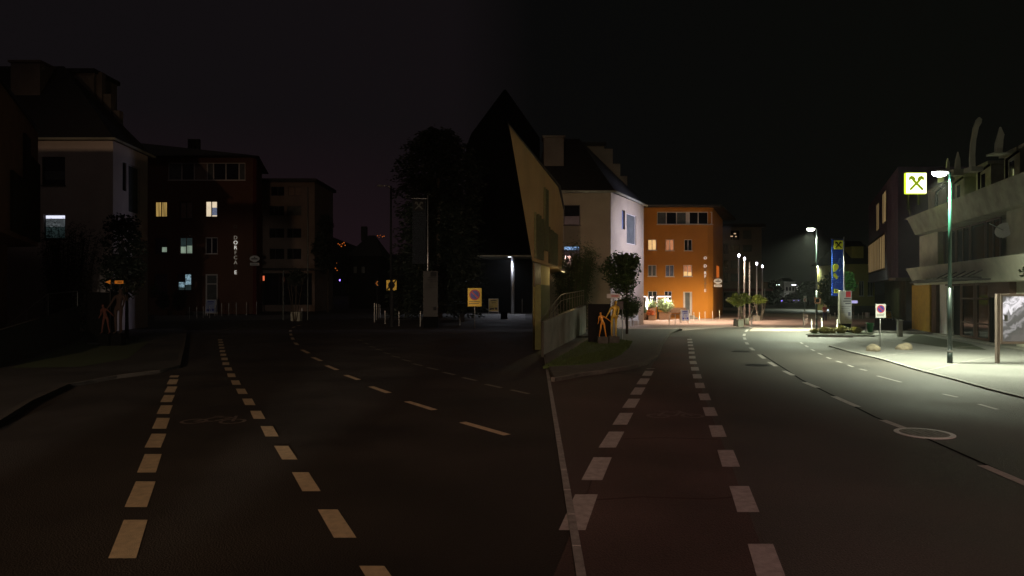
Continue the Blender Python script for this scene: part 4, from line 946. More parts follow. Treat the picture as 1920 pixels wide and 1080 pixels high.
# information pillars
def pillar(px0, px1, py0, pym, pyb, d, label, body, base, textm, lit):
    a = PX(px0, py0, d); b = PX(px1, pyb, d); zm = PX(0, pym, d).z
    t = thing('information_pillar', ((a.x+b.x)/2, d, 0), label, 'pillar sign')
    bd = MB().box(a.x, b.x, d, d+.28, zm, a.z).build('panel', body, t, bevel=.02)
    MB().box(a.x+.03, b.x-.03, d+.02, d+.26, 0, zm).build('base', base, t)
    if textm:
        mb = MB(); w_ = b.x-a.x
        for k_, (x0, x1) in enumerate([(.35, .92), (.28, .92), (.45, .92), (.12, .92), (.12, .8), (.12, .9), (.12, .7)]):
            z = a.z-(.48+k_*.15 if k_ < 3 else .62+k_*.12); h_ = .07 if k_ < 3 else .03
            mb.box(a.x+w_*x0, a.x+w_*x1, d-.008, d-.002, z-h_, z)
        mb.box(a.x+w_*.7, a.x+w_*.9, d-.008, d-.002, zm+.5, zm+.75)
        mb.build('writing', textm, bd)
        MB().box(b.x-w_*.5, b.x-w_*.08, d-.008, d-.002, a.z-.42, a.z-.06).build('emblem', M['red'] if lit else textm, bd)
pillar(1575, 1597, 545, 607, 627, 43.4, 'pale grey information pillar with dark lettering and black base on the island', M['stone'], M['black'], M['frame_d'], True)
pillar(793, 821, 508, 594, 615, 51.2, 'unlit information pillar with black base in the dark street', mat('unlit_pillar', (.012, .010, .008), .7, 0, 3, .15), M['black_l'], M['black'], False)  # pale pillar coloured nearly black so it stays unlit

# flag poles with lit tops
for i, (px, yt, d, lit) in enumerate([(1385.5, 482, 58, 1), (1396, 488, 60.5, 1), (1405.5, 491, 64, 0), (1419, 497, 67, 1), (1429.5, 502, 71, 1)]):
    X = (px-960)/F_*d; zt_ = PX(0, yt, d).z
    t = thing('flag_pole', (X, d, 0), 'slim steel pole ' + ['with lit top, leftmost of the row by the planters', 'with lit top, second of the row by the planters', 'without a light, in the middle of the row by the planters', 'with lit top, fourth of the row by the planters', 'with lit top, rightmost of the row by the planters'][i], 'flag pole', 'slim poles beside the orange building')
    MB().tube((X, d, 0), (X, d, zt_), .085, .06, 10).build('pole', M['rail2'], t, True)
    if lit: MB().lathe((X, d, zt_), [(.04, 0), (.09, .1), (.09, .2), (.03, .28)], 12).build('light', M['l_pole'], t, True)
# planters with trees among poles
def planter(px0, px1, py0, py1, label, m='stone_dark'):
    c = G((px0+px1)/2, py1); d = c.y; w_ = (px1-px0)/F_*d; h_ = (py1-py0)/F_*d; t = thing('planter', (c.x, d, 0), label, 'planter')
    MB().box(c.x-w_/2, c.x+w_/2, d, d+w_*.9, 0, h_-.06).build('box', M[m], t); MB().box(c.x-w_/2-.03, c.x+w_/2+.03, d-.03, d+w_*.9+.03, h_-.06, h_).build('rim', M[m], t)
    return c, d
planter(1384, 1394.5, 599, 613, 'square concrete planter at the foot of the leftmost slim pole')
planter(1397, 1405, 596, 609, 'square concrete planter right behind the nearest planter'); planter(1415, 1425, 592, 602, 'square concrete planter at the foot of the right slim poles')
c = G(1379, 611); t = thing('stone_bollard', (c.x, c.y, 0), 'rounded dark stone bollard left of the planters', 'bollard')
MB().lathe((c.x, c.y, 0), [(.17, 0), (.17, .42), (.14, .52), (.07, .58)], 14).build('stone', M['concrete'], t, True)
tree('small_tree', 'small yellow-green tree lit from below beside the left planters', 'tree', 1398, 57, cloud(1360, 1414, 546, 576, 57, 52, 3, 2.4, .12, .26), 3600, .075, 'leaf_y', .05, 'bark_l', stems=4, topz=1.9)
tree('small_tree', 'small yellow-green tree behind the rightmost slim poles', 'tree', 1425, 66, cloud(1410, 1438, 550, 575, 66, 34, 5, 1.8, .14, .28), 2000, .08, 'leaf_y', .05, 'bark_l', stems=3, topz=1.8)
spot('tree_uplight', (20.1, 54.8, .3), (19.8, 57, 2.0), 110, (1, .95, .6), 110, .6, .08)
spot('tree_uplight', (24.6, 63.4, .3), (24, 66, 2.0), 70, (1, .95, .6), 110, .6, .08)

# ================================================================ cafe terrace
def led_frame(px0, px1, py0, pyb, label, d, dep=1.4):
    a = PX(px0, py0, d); b = PX(px1, py0, d); t = thing('terrace_frame', (a.x, d, 0), label, 'pergola')
    mb = MB()
    for x in (a.x, b.x):
        for y_ in (d, d+dep): mb.tube((x, y_, 0), (x, y_, a.z), .05, n=8)
    mb.box(a.x-.05, b.x+.05, d-.05, d+dep, a.z, a.z+.12); mb.build('frame', M['frame_d'], t)
    MB().box(a.x, b.x, d-.07, d-.055, a.z-.05, a.z+.03).box(a.x-.09, a.x-.06, d-.07, d-.05, a.z-1.0, a.z).build('led_strip', M['l_led'], t)
    spot('frame_light', ((a.x+b.x)/2, d-1.7, a.z-.1), ((a.x+b.x)/2, d-.6, 0), 420, (1, .92, .85), 150, .6, .15, t)
led_frame(1233, 1257, 556, 600, 'terrace frame with bright light strip over the pale shrub', 68.0)
led_frame(1206.5, 1210.5, 556, 600, 'narrow terrace frame with upright light strip by the white house', 68.3, .6)
def shrub(px0, px1, py0, py1, d, label, leafm, n=1500, size=.06, box=True, thick=1.0, seed=1, boxm='wood', group=None, boxy=None):
    c = PX((px0+px1)/2, py1, d); t = thing('potted_shrub', (c.x, d, 0), label, 'plant', group)
    bl = cloud(px0, px1, py0, py1, d, 14, seed, thick, .3, .45)
    mb = MB(); leaves(mb, bl, n, size); mb.build('foliage', M[leafm], t)
    st = MB()
    for b in bl[:5]: st.tube((c.x, d, .3), b[:3], .02, .008, 5)
    st.build('stem', M['bark'], t)
    if box:
        zb_ = PX(0, py1-3, d).z; w_ = (px1-px0)/F_*d*.4; MB().box(c.x-w_, c.x+w_, d-.25, d+.3, 0.01, max(zb_, .5)).build('pot', M[boxm], t)
shrub(1232, 1260, 557, 588, 67.0, 'tall pale leafy shrub in a wooden box under the lit terrace frame', 'leaf_p', 5200, .075, seed=11)
shrub(1215, 1230, 560, 580, 66.8, 'green leafy shrub in a box left of the lit terrace frame', 'leaf_p', 1200, .06, seed=12)
shrub(1202, 1214, 567, 590, 66, 'small shrub in a box by the corner of the white house', 'leaf', 900, .05, seed=13)
shrub(1213, 1228, 577, 596, 65.5, 'orange-red flowering plants in front of the terrace shrubs', 'fallred', 1100, .05, seed=14)
shrub(1195, 1206, 588, 604, 61, 'small shrub at the left end of the cafe terrace', 'leaf', 600, .05, seed=15)
spot('terrace_glow', (14.0, 64.8, .5), (13.9, 65.5, 1.2), 18, (1, .45, .15), 150, .5, .1)
# closed parasol
c = PX(1213, 590, 67.4); t = thing('parasol', (c.x, c.y, 0), 'closed white parasol between the terrace shrubs', 'parasol')
MB().tube((c.x, c.y, 0), (c.x, c.y, 2.3), .03).build('pole', M['steel'], t); MB().lathe((c.x, c.y, 0), [(.22, .95), (.16, 1.4), (.04, 2.35)], 10).build('canopy', M['white'], t)
# benches by the wall
c = PX(1270, 575, 69.3); t = thing('bench', (c.x, c.y, 0), 'wooden bench against the orange wall left of the door', 'bench')
MB().box(c.x-.9, c.x+.9, 69.0, 69.4, .42, .47).build('seat', M['wood'], t); MB().box(c.x-.9, c.x+.9, 69.4, 69.45, .6, 1.15).build('backrest', M['wood'], t)
for sx_ in (-.8, .8): MB().box(c.x+sx_-.04, c.x+sx_+.04, 69.0, 69.44, 0, .42).build('leg', M['frame_d'], t)

def a_board(px0, px1, py0, py1, label, paper, frame='white', writing=True, d=None):
    c = G((px0+px1)/2, py1); d = d or c.y; X = (((px0+px1)/2)-960)/F_*d; w_ = (px1-px0)/F_*d/2; h_ = (py1-py0)/F_*d
    t = thing('folding_sign', (X, d, 0), label, 'folding sign'); mb = MB(); q = MB(); wr = MB()
    for s_ in (0, 1):
        y0 = d+(0 if s_ == 0 else .6); y1 = d+.28+(.03 if s_ else 0)
        for x in (X-w_, X+w_-.05):
            mb.hexa([(x, y0, 0), (x+.05, y0, 0), (x+.05, y0+.04, 0), (x, y0+.04, 0)], [(x, y1, h_), (x+.05, y1, h_), (x+.05, y1+.04, h_), (x, y1+.04, h_)])
        f0, f1 = .2, .97
        ya, yb_ = y0+(y1-y0)*f0, y0+(y1-y0)*f1
        q.hexa([(X-w_+.05, ya, h_*f0), (X+w_-.05, ya, h_*f0), (X+w_-.05, ya+.02, h_*f0), (X-w_+.05, ya+.02, h_*f0)], [(X-w_+.05, yb_, h_*f1), (X+w_-.05, yb_, h_*f1), (X+w_-.05, yb_+.02, h_*f1), (X-w_+.05, yb_+.02, h_*f1)])
    mb.box(X-w_+.05, X+w_-.05, d+.265, d+.35, h_*.965, h_)
    mb.box(X-w_+.05, X+w_-.05, d+.045, d+.07, h_*.16, h_*.2)
    mb.build('frame', M[frame], t); pn = q.build('panel', paper, t)
    if writing:
        for f, x0, x1, hh in [(.84, -.6, .6, .06), (.72, -.4, .5, .03), (.30, -.7, .1, .10), (.30, .3, .75, .13)]:
            y_ = d+.28*f-.012; wr.box(X+w_*x0, X+w_*x1, y_, y_+.006, h_*f, h_*(f+hh))
        wr.build('print', M['blue'] if paper == M['poster_blue'] else M['frame_d'], pn)
a_board(1278, 1293, 581, 606, 'folding sign with pale blue poster before the lit orange building', M['poster_blue'])
a_board(384, 403, 562, 592, 'folding sign with dim blue poster before the unlit cafe building', M['poster_blue'])
a_board(1662, 1674, 583, 600, 'folding sign half hidden behind the white parking sign', M['yellow'])
pb = mat('yellow_black_poster', (.75, .6, .2), .5, 0, 3, .5, col2=(.55, .42, .1))
a_board(916, 934.5, 560, 589.5, 'folding sign with yellow and black poster lit by the canopy lamp', pb)

# ================================================================ lawn art, sign, tree, bushes (lit side)
def skin_fig(joints, edges, rads, m, parent, name='body', sub=2):
    me = bpy.data.meshes.new(name); me.from_pydata([tuple(Vector(j)) for j in joints], edges, []); me.update()
    o = bpy.data.objects.new(name, me); C.objects.link(o); o.parent = parent; me.materials.append(m)
    o.modifiers.new('skin', 'SKIN')
    for i, r in enumerate(rads):
        me.skin_vertices[0].data[i].radius = (r, r) if not isinstance(r, tuple) else r
    me.skin_vertices[0].data[0].use_root = True
    s_ = o.modifiers.new('sub', 'SUBSURF'); s_.levels = sub; s_.render_levels = sub
    return o
def figure(parent, s, m, armr, arml, lean=0, stride=.1, name='body', thin=1):
    # joints scaled for height 1.75*s, local coordinates, facing -Y
    J = [(0, 0, .95), (lean*.3, 0, 1.15), (lean*.6, 0, 1.38), (lean*.8, 0, 1.50), (lean*.95, -.02, 1.60), (lean, -.01, 1.70),
         (.10, 0, .90), (.10+stride*.4, -.02, .50), (.10+stride, .02, .08), (.10+stride, -.14, .03),
         (-.10, 0, .90), (-.10-stride*.4, -.02, .50), (-.10-stride, .02, .08), (-.10-stride, -.14, .03),
         (lean*.6+.17, 0, 1.40), armr[0], armr[1], (lean*.6-.17, 0, 1.40), arml[0], arml[1]]
    E = [(0, 1), (1, 2), (2, 3), (3, 4), (4, 5), (0, 6), (6, 7), (7, 8), (8, 9), (0, 10), (10, 11), (11, 12), (12, 13), (2, 14), (14, 15), (15, 16), (2, 17), (17, 18), (18, 19)]
    R = [q_*thin for q_ in [.13, .12, .14, .055, .085, .085, .09, .06, .042, .035, .09, .06, .042, .035, .065, .045, .03, .065, .045, .03]]
    return skin_fig([tuple(c_*s for c_ in j) for j in J], E, [r*s for r in R], m, parent, name)
# black panel
mat('dark_stone', (.07, .068, .06), .9, 0, 4, .3)
def panel(px0, px1, py0, py1, d, label, m):
    a = PX(px0, py0, d); b = PX(px1, py1, d); t = thing('art_panel', ((a.x+b.x)/2, d, 0), label, 'art panel')
    MB().box(a.x, b.x, d, d+.12, .12, a.z).build('board', m, t); MB().box(a.x+.1, b.x-.1, d-.05, d+.2, 0, .18).build('foot', M['black'], t)
panel(1103, 1145, 570, 641, 34.5, 'tall black panel on the lit lawn behind the orange figures', M['black'])
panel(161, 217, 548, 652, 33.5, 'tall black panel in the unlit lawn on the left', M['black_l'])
def sculpt(px, pyt, pyb, d, label, m, armr, arml, lean, stride, ped=True, z0=.45):
    X = (px-960)/F_*d; zt_ = PX(0, pyt, d).z; zb_ = PX(0, pyb, d).z; s = (zt_-zb_)/1.75
    t = thing('figure_sculpture', (X, d, zb_), label, 'sculpture'); figure(t, s, m, armr, arml, lean, stride, thin=.8)
    MB().box(X-.25, X+.25, d-.2, d+.2, 0.0, zb_+.02).build('pedestal', M['black_l'] if px < 900 else bpy.data.materials['dark_stone'], t)  # pedestals of the dark street blackened to read as unlit
am = ((-.30, -.15, 1.2), (-.42, -.2, 1.0))
sculpt(1130, 584, 632, 33.6, 'small orange figure sculpture reaching out before the black panel', M['art_orange'], ((.34, -.1, 1.22), (.58, -.2, 1.02)), ((-.26, 0, 1.15), (-.34, -.1, .88)), -.16, .13)
sculpt(1151, 562, 631, 33.8, 'tall golden figure sculpture at the right edge of the black panel', M['art_yellow'], ((.20, 0, 1.12), (.14, -.1, .85)), ((-.26, -.05, 1.12), (-.42, -.1, .86)), .10, .0)
sculpt(198, 569, 626, 32.6, 'small orange figure sculpture darkened in colour, in the unlit lawn', mat('darkened_orange', (.045, .008, .003), .9), ((.34, -.1, 1.22), (.58, -.2, 1.02)), ((-.26, 0, 1.15), (-.34, -.1, .88)), -.16, .13)  # lacquer of both figures here darkened, shade put into the colour
sculpt(222, 538, 626, 32.8, 'tall golden figure sculpture darkened in colour, right of the unlit black panel', mat('darkened_gold', (.016, .005, .002), .9), ((.20, 0, 1.12), (.14, -.1, .85)), ((-.26, -.05, 1.12), (-.42, -.1, .86)), .10, .0)
# direction signs
def dirsign(px0, px1, py0, py1, d, label, m, m2):
    a = PX(px0, py0, d); b = PX(px1, py1, d); t = thing('direction_sign', ((a.x+b.x)/2, d, 0), label, 'sign')
    x = (a.x+b.x)/2; MB().tube((x, d+.08, 0), (x, d+.08, a.z), .035).build('post', M['steel'] if px0 > 900 else M['black'], t)
    MB().box(a.x, b.x, d, d+.04, b.z, a.z).build('plate', m, t)
    w_ = b.x-a.x; wr = MB(); n = 6
    for i in range(n): wr.box(a.x+w_*(.35+i*.09), a.x+w_*(.40+i*.09), d-.008, d-.002, b.z+(a.z-b.z)*.3, a.z-(a.z-b.z)*.3)
    wr.build('writing', m2, t)
dirsign(1138, 1163, 551, 559, 36, 'red-brown and white direction sign behind the golden figure', M['frame_w'], M['red'])
dirsign(215, 231, 526, 532, 33, 'small orange direction plate in the dark trees on the left', M['orange'], M['black'])
c = PX(203, 529, 33); t = thing('arrow_sign', (c.x, c.y, 0), 'small orange arrow sign pointing left in the dark trees', 'sign')
MB().tube((c.x+.05, 33.08, 0), (c.x+.05, 33.08, c.z), .03).build('post', M['black'], t)
MB().hexa([(c.x-.14, 33, c.z), (c.x+.1, 33, c.z-.1), (c.x+.1, 33.03, c.z-.1), (c.x-.14, 33.03, c.z)], [(c.x-.13, 33, c.z+.01), (c.x+.1, 33, c.z+.11), (c.x+.1, 33.03, c.z+.11), (c.x-.13, 33.03, c.z+.01)]).build('arrow', M['orange'], t)
# board behind golden figure
c = PX(1160, 572, 37); t = thing('notice_board', (c.x, c.y, 0), 'small dark notice board right of the golden figure', 'notice board')
MB().box(c.x-.25, c.x+.25, 37, 37.06, c.z-.25, c.z+.2).build('board', M['frame_d'], t)
for s_ in (-.22, .22): MB().tube((c.x+s_, 37.1, 0), (c.x+s_, 37.1, c.z+.2), .02).build('leg', M['steel'], t)
tree('street_tree', 'leafy tree before the white house, right of the golden figure', 'tree', 1176, 42, cloud(1122, 1211, 455, 568, 42, 62, 21, 2.8, .09, .22), 7500, .085, 'leaf', .09)
shrub(1150, 1201, 545, 604, 40.5, 'round clipped dark bush under the tree by the lit pavement', 'leaf', 5200, .06, False, 1.6, 22)
def bamboo(px0, px1, py0, py1, d, label, leafm, n, seed):
    rnd = random.Random(seed); a = PX(px0, py1, d); b = PX(px1, py0, d); X = (a.x+b.x)/2
    t = thing('bamboo', (X, d, 0), label, 'plant'); st = MB(); lf = MB()
    for i in range(64):
        x0 = X+rnd.uniform(-.35, .35)*(b.x-a.x); y0 = d+rnd.uniform(-.8, .8); hh = b.z*rnd.uniform(.72, 1); bend = (x0-X)*rnd.uniform(.5, 1.1)
        pr = None
        for k_ in range(7):
            f = k_/6; p = Vector((x0+bend*f*f, y0, hh*f))
            if pr is not None: st.tube(pr, p, .015, .012, 5, False)
            pr = p
            if f > .15:
                for _ in range(n//170+3):
                    q = p+Vector((rnd.gauss(0, .16), rnd.gauss(0, .2), rnd.gauss(0, .28))); dr_ = Vector((rnd.choice((-1, 1))*rnd.uniform(.4, 1), rnd.uniform(-.5, .5), -rnd.uniform(.2, .9))).normalized()*rnd.uniform(.12, .24)
                    w2 = Vector((0, rnd.uniform(-1, 1), 1)).normalized()*.018; lf.poly([q-w2*.3, q+dr_*.5-w2, q+dr_, q+dr_*.5+w2])
    st.build('cane', M['bark'], t); lf.build('foliage', M[leafm], t)
bamboo(1042, 1106, 462, 570, 45, 'feathery dark bamboo in front of the white house, lit street', 'leaf', 6500, 4)
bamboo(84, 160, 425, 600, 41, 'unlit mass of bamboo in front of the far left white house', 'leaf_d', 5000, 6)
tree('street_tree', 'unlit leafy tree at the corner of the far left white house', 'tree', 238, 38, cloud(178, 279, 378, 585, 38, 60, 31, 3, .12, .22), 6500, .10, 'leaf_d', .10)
# bike rack / white legs
def chairset(px, py, label):
    c = G(px, py); t = thing('garden_chair', (c.x, c.y, 0), label, 'chair'); 
    MB().box(c.x-.24, c.x+.24, c.y-.22, c.y+.22, .43, .47).build('seat', M['white'], t); MB().box(c.x-.24, c.x+.24, c.y+.2, c.y+.24, .5, .88).build('backrest', M['white'], t)
    for a in (-.21, .21):
        for b in (-.19, .2): MB().tube((c.x+a, c.y+b, 0), (c.x+a, c.y+b, .45), .018, n=6).build('leg', M['white'], t)
chairset(1178, 612, 'white garden chair behind the round bush, left of two'); chairset(1192, 611, 'white garden chair behind the round bush, right of two')
chairset(240, 606, 'pale garden chair left of the bollard in the dark street')

# ================================================================ traffic island, signs, bins
ip = [G(px, py) for px, py in [(1514, 632), (1640, 633), (1638, 628), (1610, 624.5), (1560, 624), (1530, 626)]]
slab('traffic_island', [(p.x, p.y) for p in ip], .14, M['kerb'], lab='kerbed traffic island')
MB().prism([(p.x*.998+.0, p.y+.18 if i < 2 else p.y-.1) for i, p in enumerate(ip)], .13, .155).build('island_soil', bpy.data.materials['dark_soil']); kind(bpy.data.objects['island_soil'], 'structure')
def tuft(px, py, r, h_, label, n=520):
    c = G(px, py); t = thing('grass_tuft', (c.x, c.y, .13), label, 'ornamental grass', 'grass tufts on the traffic island'); mb = MB()
    for _ in range(n):
        a = random.random()*6.28; q = random.random()**.5; b = Vector((c.x+math.cos(a)*r*.35*q, c.y+math.sin(a)*r*.25*q, .14)); e_ = b+Vector((math.cos(a)*r*q*random.uniform(.4, 1), math.sin(a)*r*.6*q, 1.35*h_*random.uniform(.5, 1)*(1-.5*q))); m_ = b.lerp(e_, .6)+Vector((0, 0, h_*.25))
        w_ = Vector((math.sin(a), math.cos(a), 0))*.012; mb.poly([b-w_, b+w_, m_+w_, m_-w_]); mb.poly([m_-w_, m_+w_, e_])
    mb.build('blades', M['tuft'], t)
for px, r, h_, lb in [(1527, .35, .3, 'low dry grass tuft at the left tip of the traffic island'), (1546, .6, .42, 'wide grass tuft between the lamp post and the blue banner'), (1560, .4, .35, 'smaller grass tuft below the blue banner'), (1577, .5, .5, 'grass tuft left of the information pillar base'), (1605, .5, .42, 'grass tuft right of the information pillar')]:
    tuft(px, 629.5, r, h_, lb)
# square hazard sign on lamp post (lit) and on the dark post
def hazard(px, py, hw, d, label, m, base_y, postr, mring):
    c = PX(px, py, d); s = hw/F_*d; t = thing('square_sign', (c.x, d, 0), label, 'traffic sign')
    pl = MB().box(c.x-s, c.x+s, d, d+.03, c.z-s, c.z+s).build('plate', m, t)
    pts = [(math.cos(a)*s*.68, math.sin(a)*s*.68) for a in [2*math.pi*i/24 for i in range(24)]]
    mb = MB(); n = 24; mb.v += [Vector((c.x+p[0], d-.008, c.z+p[1])) for p in pts]+[Vector((c.x+p[0], d-.001, c.z+p[1])) for p in pts]; mb.f.append(tuple(range(n)))
    for i in range(n): j = (i+1) % n; mb.f.append((i, i+n, j+n, j))
    mb.v += []; mb.build('disc', M['black'], pl)
    mb = MB(); w_ = s*.09; k = s*.93
    mb.hexa([(c.x-k-w_, d-.014, c.z-k+w_), (c.x-k+w_, d-.014, c.z-k-w_), (c.x-k+w_, d-.009, c.z-k-w_), (c.x-k-w_, d-.009, c.z-k+w_)], [(c.x+k-w_, d-.014, c.z+k+w_), (c.x+k+w_, d-.014, c.z+k-w_), (c.x+k+w_, d-.009, c.z+k-w_), (c.x+k-w_, d-.009, c.z+k+w_)]); mb.build('bar', M['black'], pl)
    MB().tube((c.x, d+.12, 0), (c.x, d+.12, c.z+s), postr, n=10).build('post', M['black'], t)
    return t
hazard(1533, 563.5, 5.6, 46.3, 'square orange-framed sign with dark disc on the lamp post of the island', mat('dull_orange_frame', (.42, .20, .10), .6, 0, 9, .1), 620, .04, 1)
hazard(734, 534.5, 9.5, 53.5, 'square yellow sign with black disc and diagonal bar on a thick dark post', M['yellow'], 610, .17, 0)
def noparking(px0, px1, py0, py1, pyb, label, m, d=None):
    c = G((px0+px1)/2, pyb); d = d or c.y; X = ((px0+px1)/2-960)/F_*d; a = PX(px0, py0, d); b = PX(px1, py1, d); w_ = (b.x-a.x)/2; t = thing('no_parking_sign', (X, d, 0), label, 'traffic sign')
    pl = MB().box(a.x, b.x, d, d+.03, b.z, a.z).build('plate', m, t, bevel=.012)
    cz = a.z-w_*.98; r = w_*.78
    def disc(r_, o, mm, nm):
        n = 30; mb = MB(); mb.v += [Vector((X+math.cos(2*math.pi*i/n)*r_, d-o, cz+math.sin(2*math.pi*i/n)*r_)) for i in range(n)]+[Vector((X+math.cos(2*math.pi*i/n)*r_, d-.001, cz+math.sin(2*math.pi*i/n)*r_)) for i in range(n)]
        mb.f.append(tuple(range(n)))
        for i in range(n): j = (i+1) % n; mb.f.append((i, i+n, j+n, j))
        mb.build(nm, M[mm], pl)
    disc(r, .006, 'red', 'ring'); disc(r*.78, .010, 'blue', 'disc')
    k = r*.6; q = w_*.07; mb = MB(); mb.hexa([(X+k-q, d-.015, cz-k-q), (X+k+q, d-.015, cz-k+q), (X+k+q, d-.011, cz-k+q), (X+k-q, d-.011, cz-k-q)], [(X-k-q, d-.015, cz+k-q), (X-k+q, d-.015, cz+k+q), (X-k+q, d-.011, cz+k+q), (X-k-q, d-.011, cz+k-q)]); mb.build('bar', M['red'], pl)
    wr = MB()
    for k_, (x0, x1) in enumerate([(-.75, .75), (-.8, .6)]):
        z = b.z+(a.z-b.z)*(.24-.11*k_); n = 9
        for i in range(n): xx = x0+(x1-x0)*i/n; wr.box(X+w_*xx, X+w_*(xx+.11), d-.006, d-.001, z, z+(a.z-b.z)*.045)
    wr.build('writing', M['frame_d'], pl)
    MB().tube((X, d+.06, 0), (X, d+.06, a.z-.1), .03, n=10).build('post', M['steel'], t, True)
noparking(1642, 1661, 570, 596, 657, 'white no-parking sign with red and blue disc on a thin post by the boulders', M['white'])
noparking(877, 903, 540, 574.5, 604, 'yellow no-parking sign with red and blue disc in the dark street', M['yellow'], 50)
# chevrons
def chevron(px, py, hw, d, label, m, lit):
    c = PX(px, py, d); s = hw/F_*d; t = thing('chevron_sign', (c.x, d, 0), label, 'traffic sign'); MB().tube((c.x, d+.06, 0), (c.x, d+.06, c.z+s*2), .05).build('post', M['steel'] if lit else M['black'], t)
    MB().box(c.x-s, c.x+s, d, d+.03, c.z-s, c.z+s).build('plate', M['white'] if lit else M['black'], t)
    mb = MB()
    for sg in (1, -1):
        pts = [(s*.5, sg*s*.85), (s*.05, sg*s*.85), (-s*.6, 0), (-s*.1, 0)]
        n0 = len(mb.v); mb.v += [Vector((c.x+x, d-.006-(.001 if sg > 0 else 0), c.z+z)) for x, z in pts]; mb.f.append((n0, n0+1, n0+2, n0+3))
    mb.build('arrow', m, t)
    if lit: MB().box(c.x-s*.8, c.x+s*.8, d, d+.03, c.z+s*1.15, c.z+s*2.4).build('upper_plate', M['white'], t)
chevron(1509.5, 562.5, 3.3, 85, 'red and white chevron sign at the bend of the lit road', M['red'], True)
chevron(707, 531.5, 5.2, 60, 'small orange chevron sign glowing left of the yellow hazard sign', M['orange'], False)
# bins
def bin_(px, py0, py1, label, m, tilt=0):
    c = G(px, py1); d = c.y; h_ = (py1-py0)/F_*d; t = thing('litter_bin', (c.x, d, 0), label, 'litter bin')
    MB().tube((c.x-.16, d+.1, 0), (c.x-.16, d+.1, h_), .03, n=8).build('post', M['steel'], t)
    MB().lathe((c.x+.03, d, 0), [(.13, h_*.28), (.17, h_*.5), (.20, h_*.92), (.215, h_*.93), (.215, h_)], 14).build('body', M[m], t, True)
    MB().lathe((c.x+.03, d, 0), [(.16, h_*.94), (.16, h_*1.005)], 14).build('opening', M['black'], t)
bin_(1630.5, 605, 630, 'green litter bin on a post right of the traffic island', 'green_bin')
bin_(1626, 586, 600, 'small white litter bin by the dark fence', 'white'); bin_(866, 588, 610, 'unlit litter bin in the dark street left of the parking sign', 'black'); bin_(868, 565, 583, 'small pale litter bin against the dark fence of the unlit street', 'stone_dark')
def rock(px, py, w_, h_, label, seed):
    c = G(px, py, .05); rnd = random.Random(seed); bm = bmesh.new(); bmesh.ops.create_icosphere(bm, subdivisions=3, radius=1)
    ph = [rnd.uniform(0, 6) for _ in range(6)]
    for v in bm.verts:
        k = 1+.16*math.sin(v.co.x*3+ph[0])+.12*math.sin(v.co.y*4+ph[1])*math.cos(v.co.z*3+ph[2])+.05*math.sin(v.co.x*9+ph[3]); v.co *= k; v.co.x *= w_; v.co.y *= w_*.7; v.co.z = max(v.co.z, -.25)*h_
    me = bpy.data.meshes.new('boulder'); bm.to_mesh(me); bm.free(); me.materials.append(M['rock']); o = bpy.data.objects.new('boulder', me); C.objects.link(o); o.location = c+Vector((0, .25, h_*.22)); tag(o, label, 'boulder', 'boulders on the pale pavement')
rock(1642, 659, .33, .24, 'pale rounded boulder at the foot of the white parking sign', 1); rock(1700, 656, .34, .24, 'brown boulder on the pavement between the parking sign and the lamp post', 2)
c = G(1687, 633); t = thing('stone_post', (c.x, c.y, 0), 'short grey stone post between the parking sign and the ochre panel', 'post')
MB().box(c.x-.13, c.x+.13, c.y-.1, c.y+.12, 0, .98).build('shaft', M['concrete'], t, bevel=.03); MB().box(c.x-.15, c.x+.15, c.y-.12, c.y+.14, .98, 1.03).build('cap', M['concrete'], t)
c = G(945, 598); t = thing('stone_post', (c.x, c.y, 0), 'short dark post left of the canopy column in the unlit street', 'post')
MB().box(c.x-.35, c.x+.35, c.y-.1, c.y+.12, 0, .75).build('shaft', M['black_l'], t)
# dark fence / hedge behind
def fence(px0, px1, py0, d, label, m):
    a = PX(px0, py0, d); b = PX(px1, py0, d); t = thing('fence', (a.x, d, 0), label, 'fence'); mb = MB(); n = int((b.x-a.x)/.16)
    for i in range(n): x = a.x+(b.x-a.x)*i/n; mb.box(x, x+.145, d, d+.03, .05, a.z)
    mb.box(a.x, b.x, d+.03, d+.08, .4, .5).box(a.x, b.x, d+.03, d+.08, a.z-.4, a.z-.3); mb.build('boards', M[m], t)
    pm = MB()
    for i in range(int((b.x-a.x)/2.5)+1): pm.box(a.x+i*2.5, a.x+i*2.5+.1, d-.04, d, 0, a.z+.05)
    pm.build('posts', M[m], t)
fence(1556, 1690, 573.5, 80, 'long dark board fence behind the information pillar, lit street', 'black')
fence(825, 872, 548, 104, 'dark board fence below the dim red-signed house', 'black_l')
# small lit violet sign
c = PX(1600, 566, 78); t = thing('small_sign', (c.x, c.y, 0), 'small violet-white sign on the fence right of the information pillar', 'sign')
MB().box(c.x-.38, c.x+.38, 77.8, 77.86, c.z-.16, c.z+.16).build('board', emit('violet_sign', (.55, .5, .9), .8), t); MB().tube((c.x, 77.9, 0), (c.x, 77.9, c.z), .04).build('post', M['steel'], t)

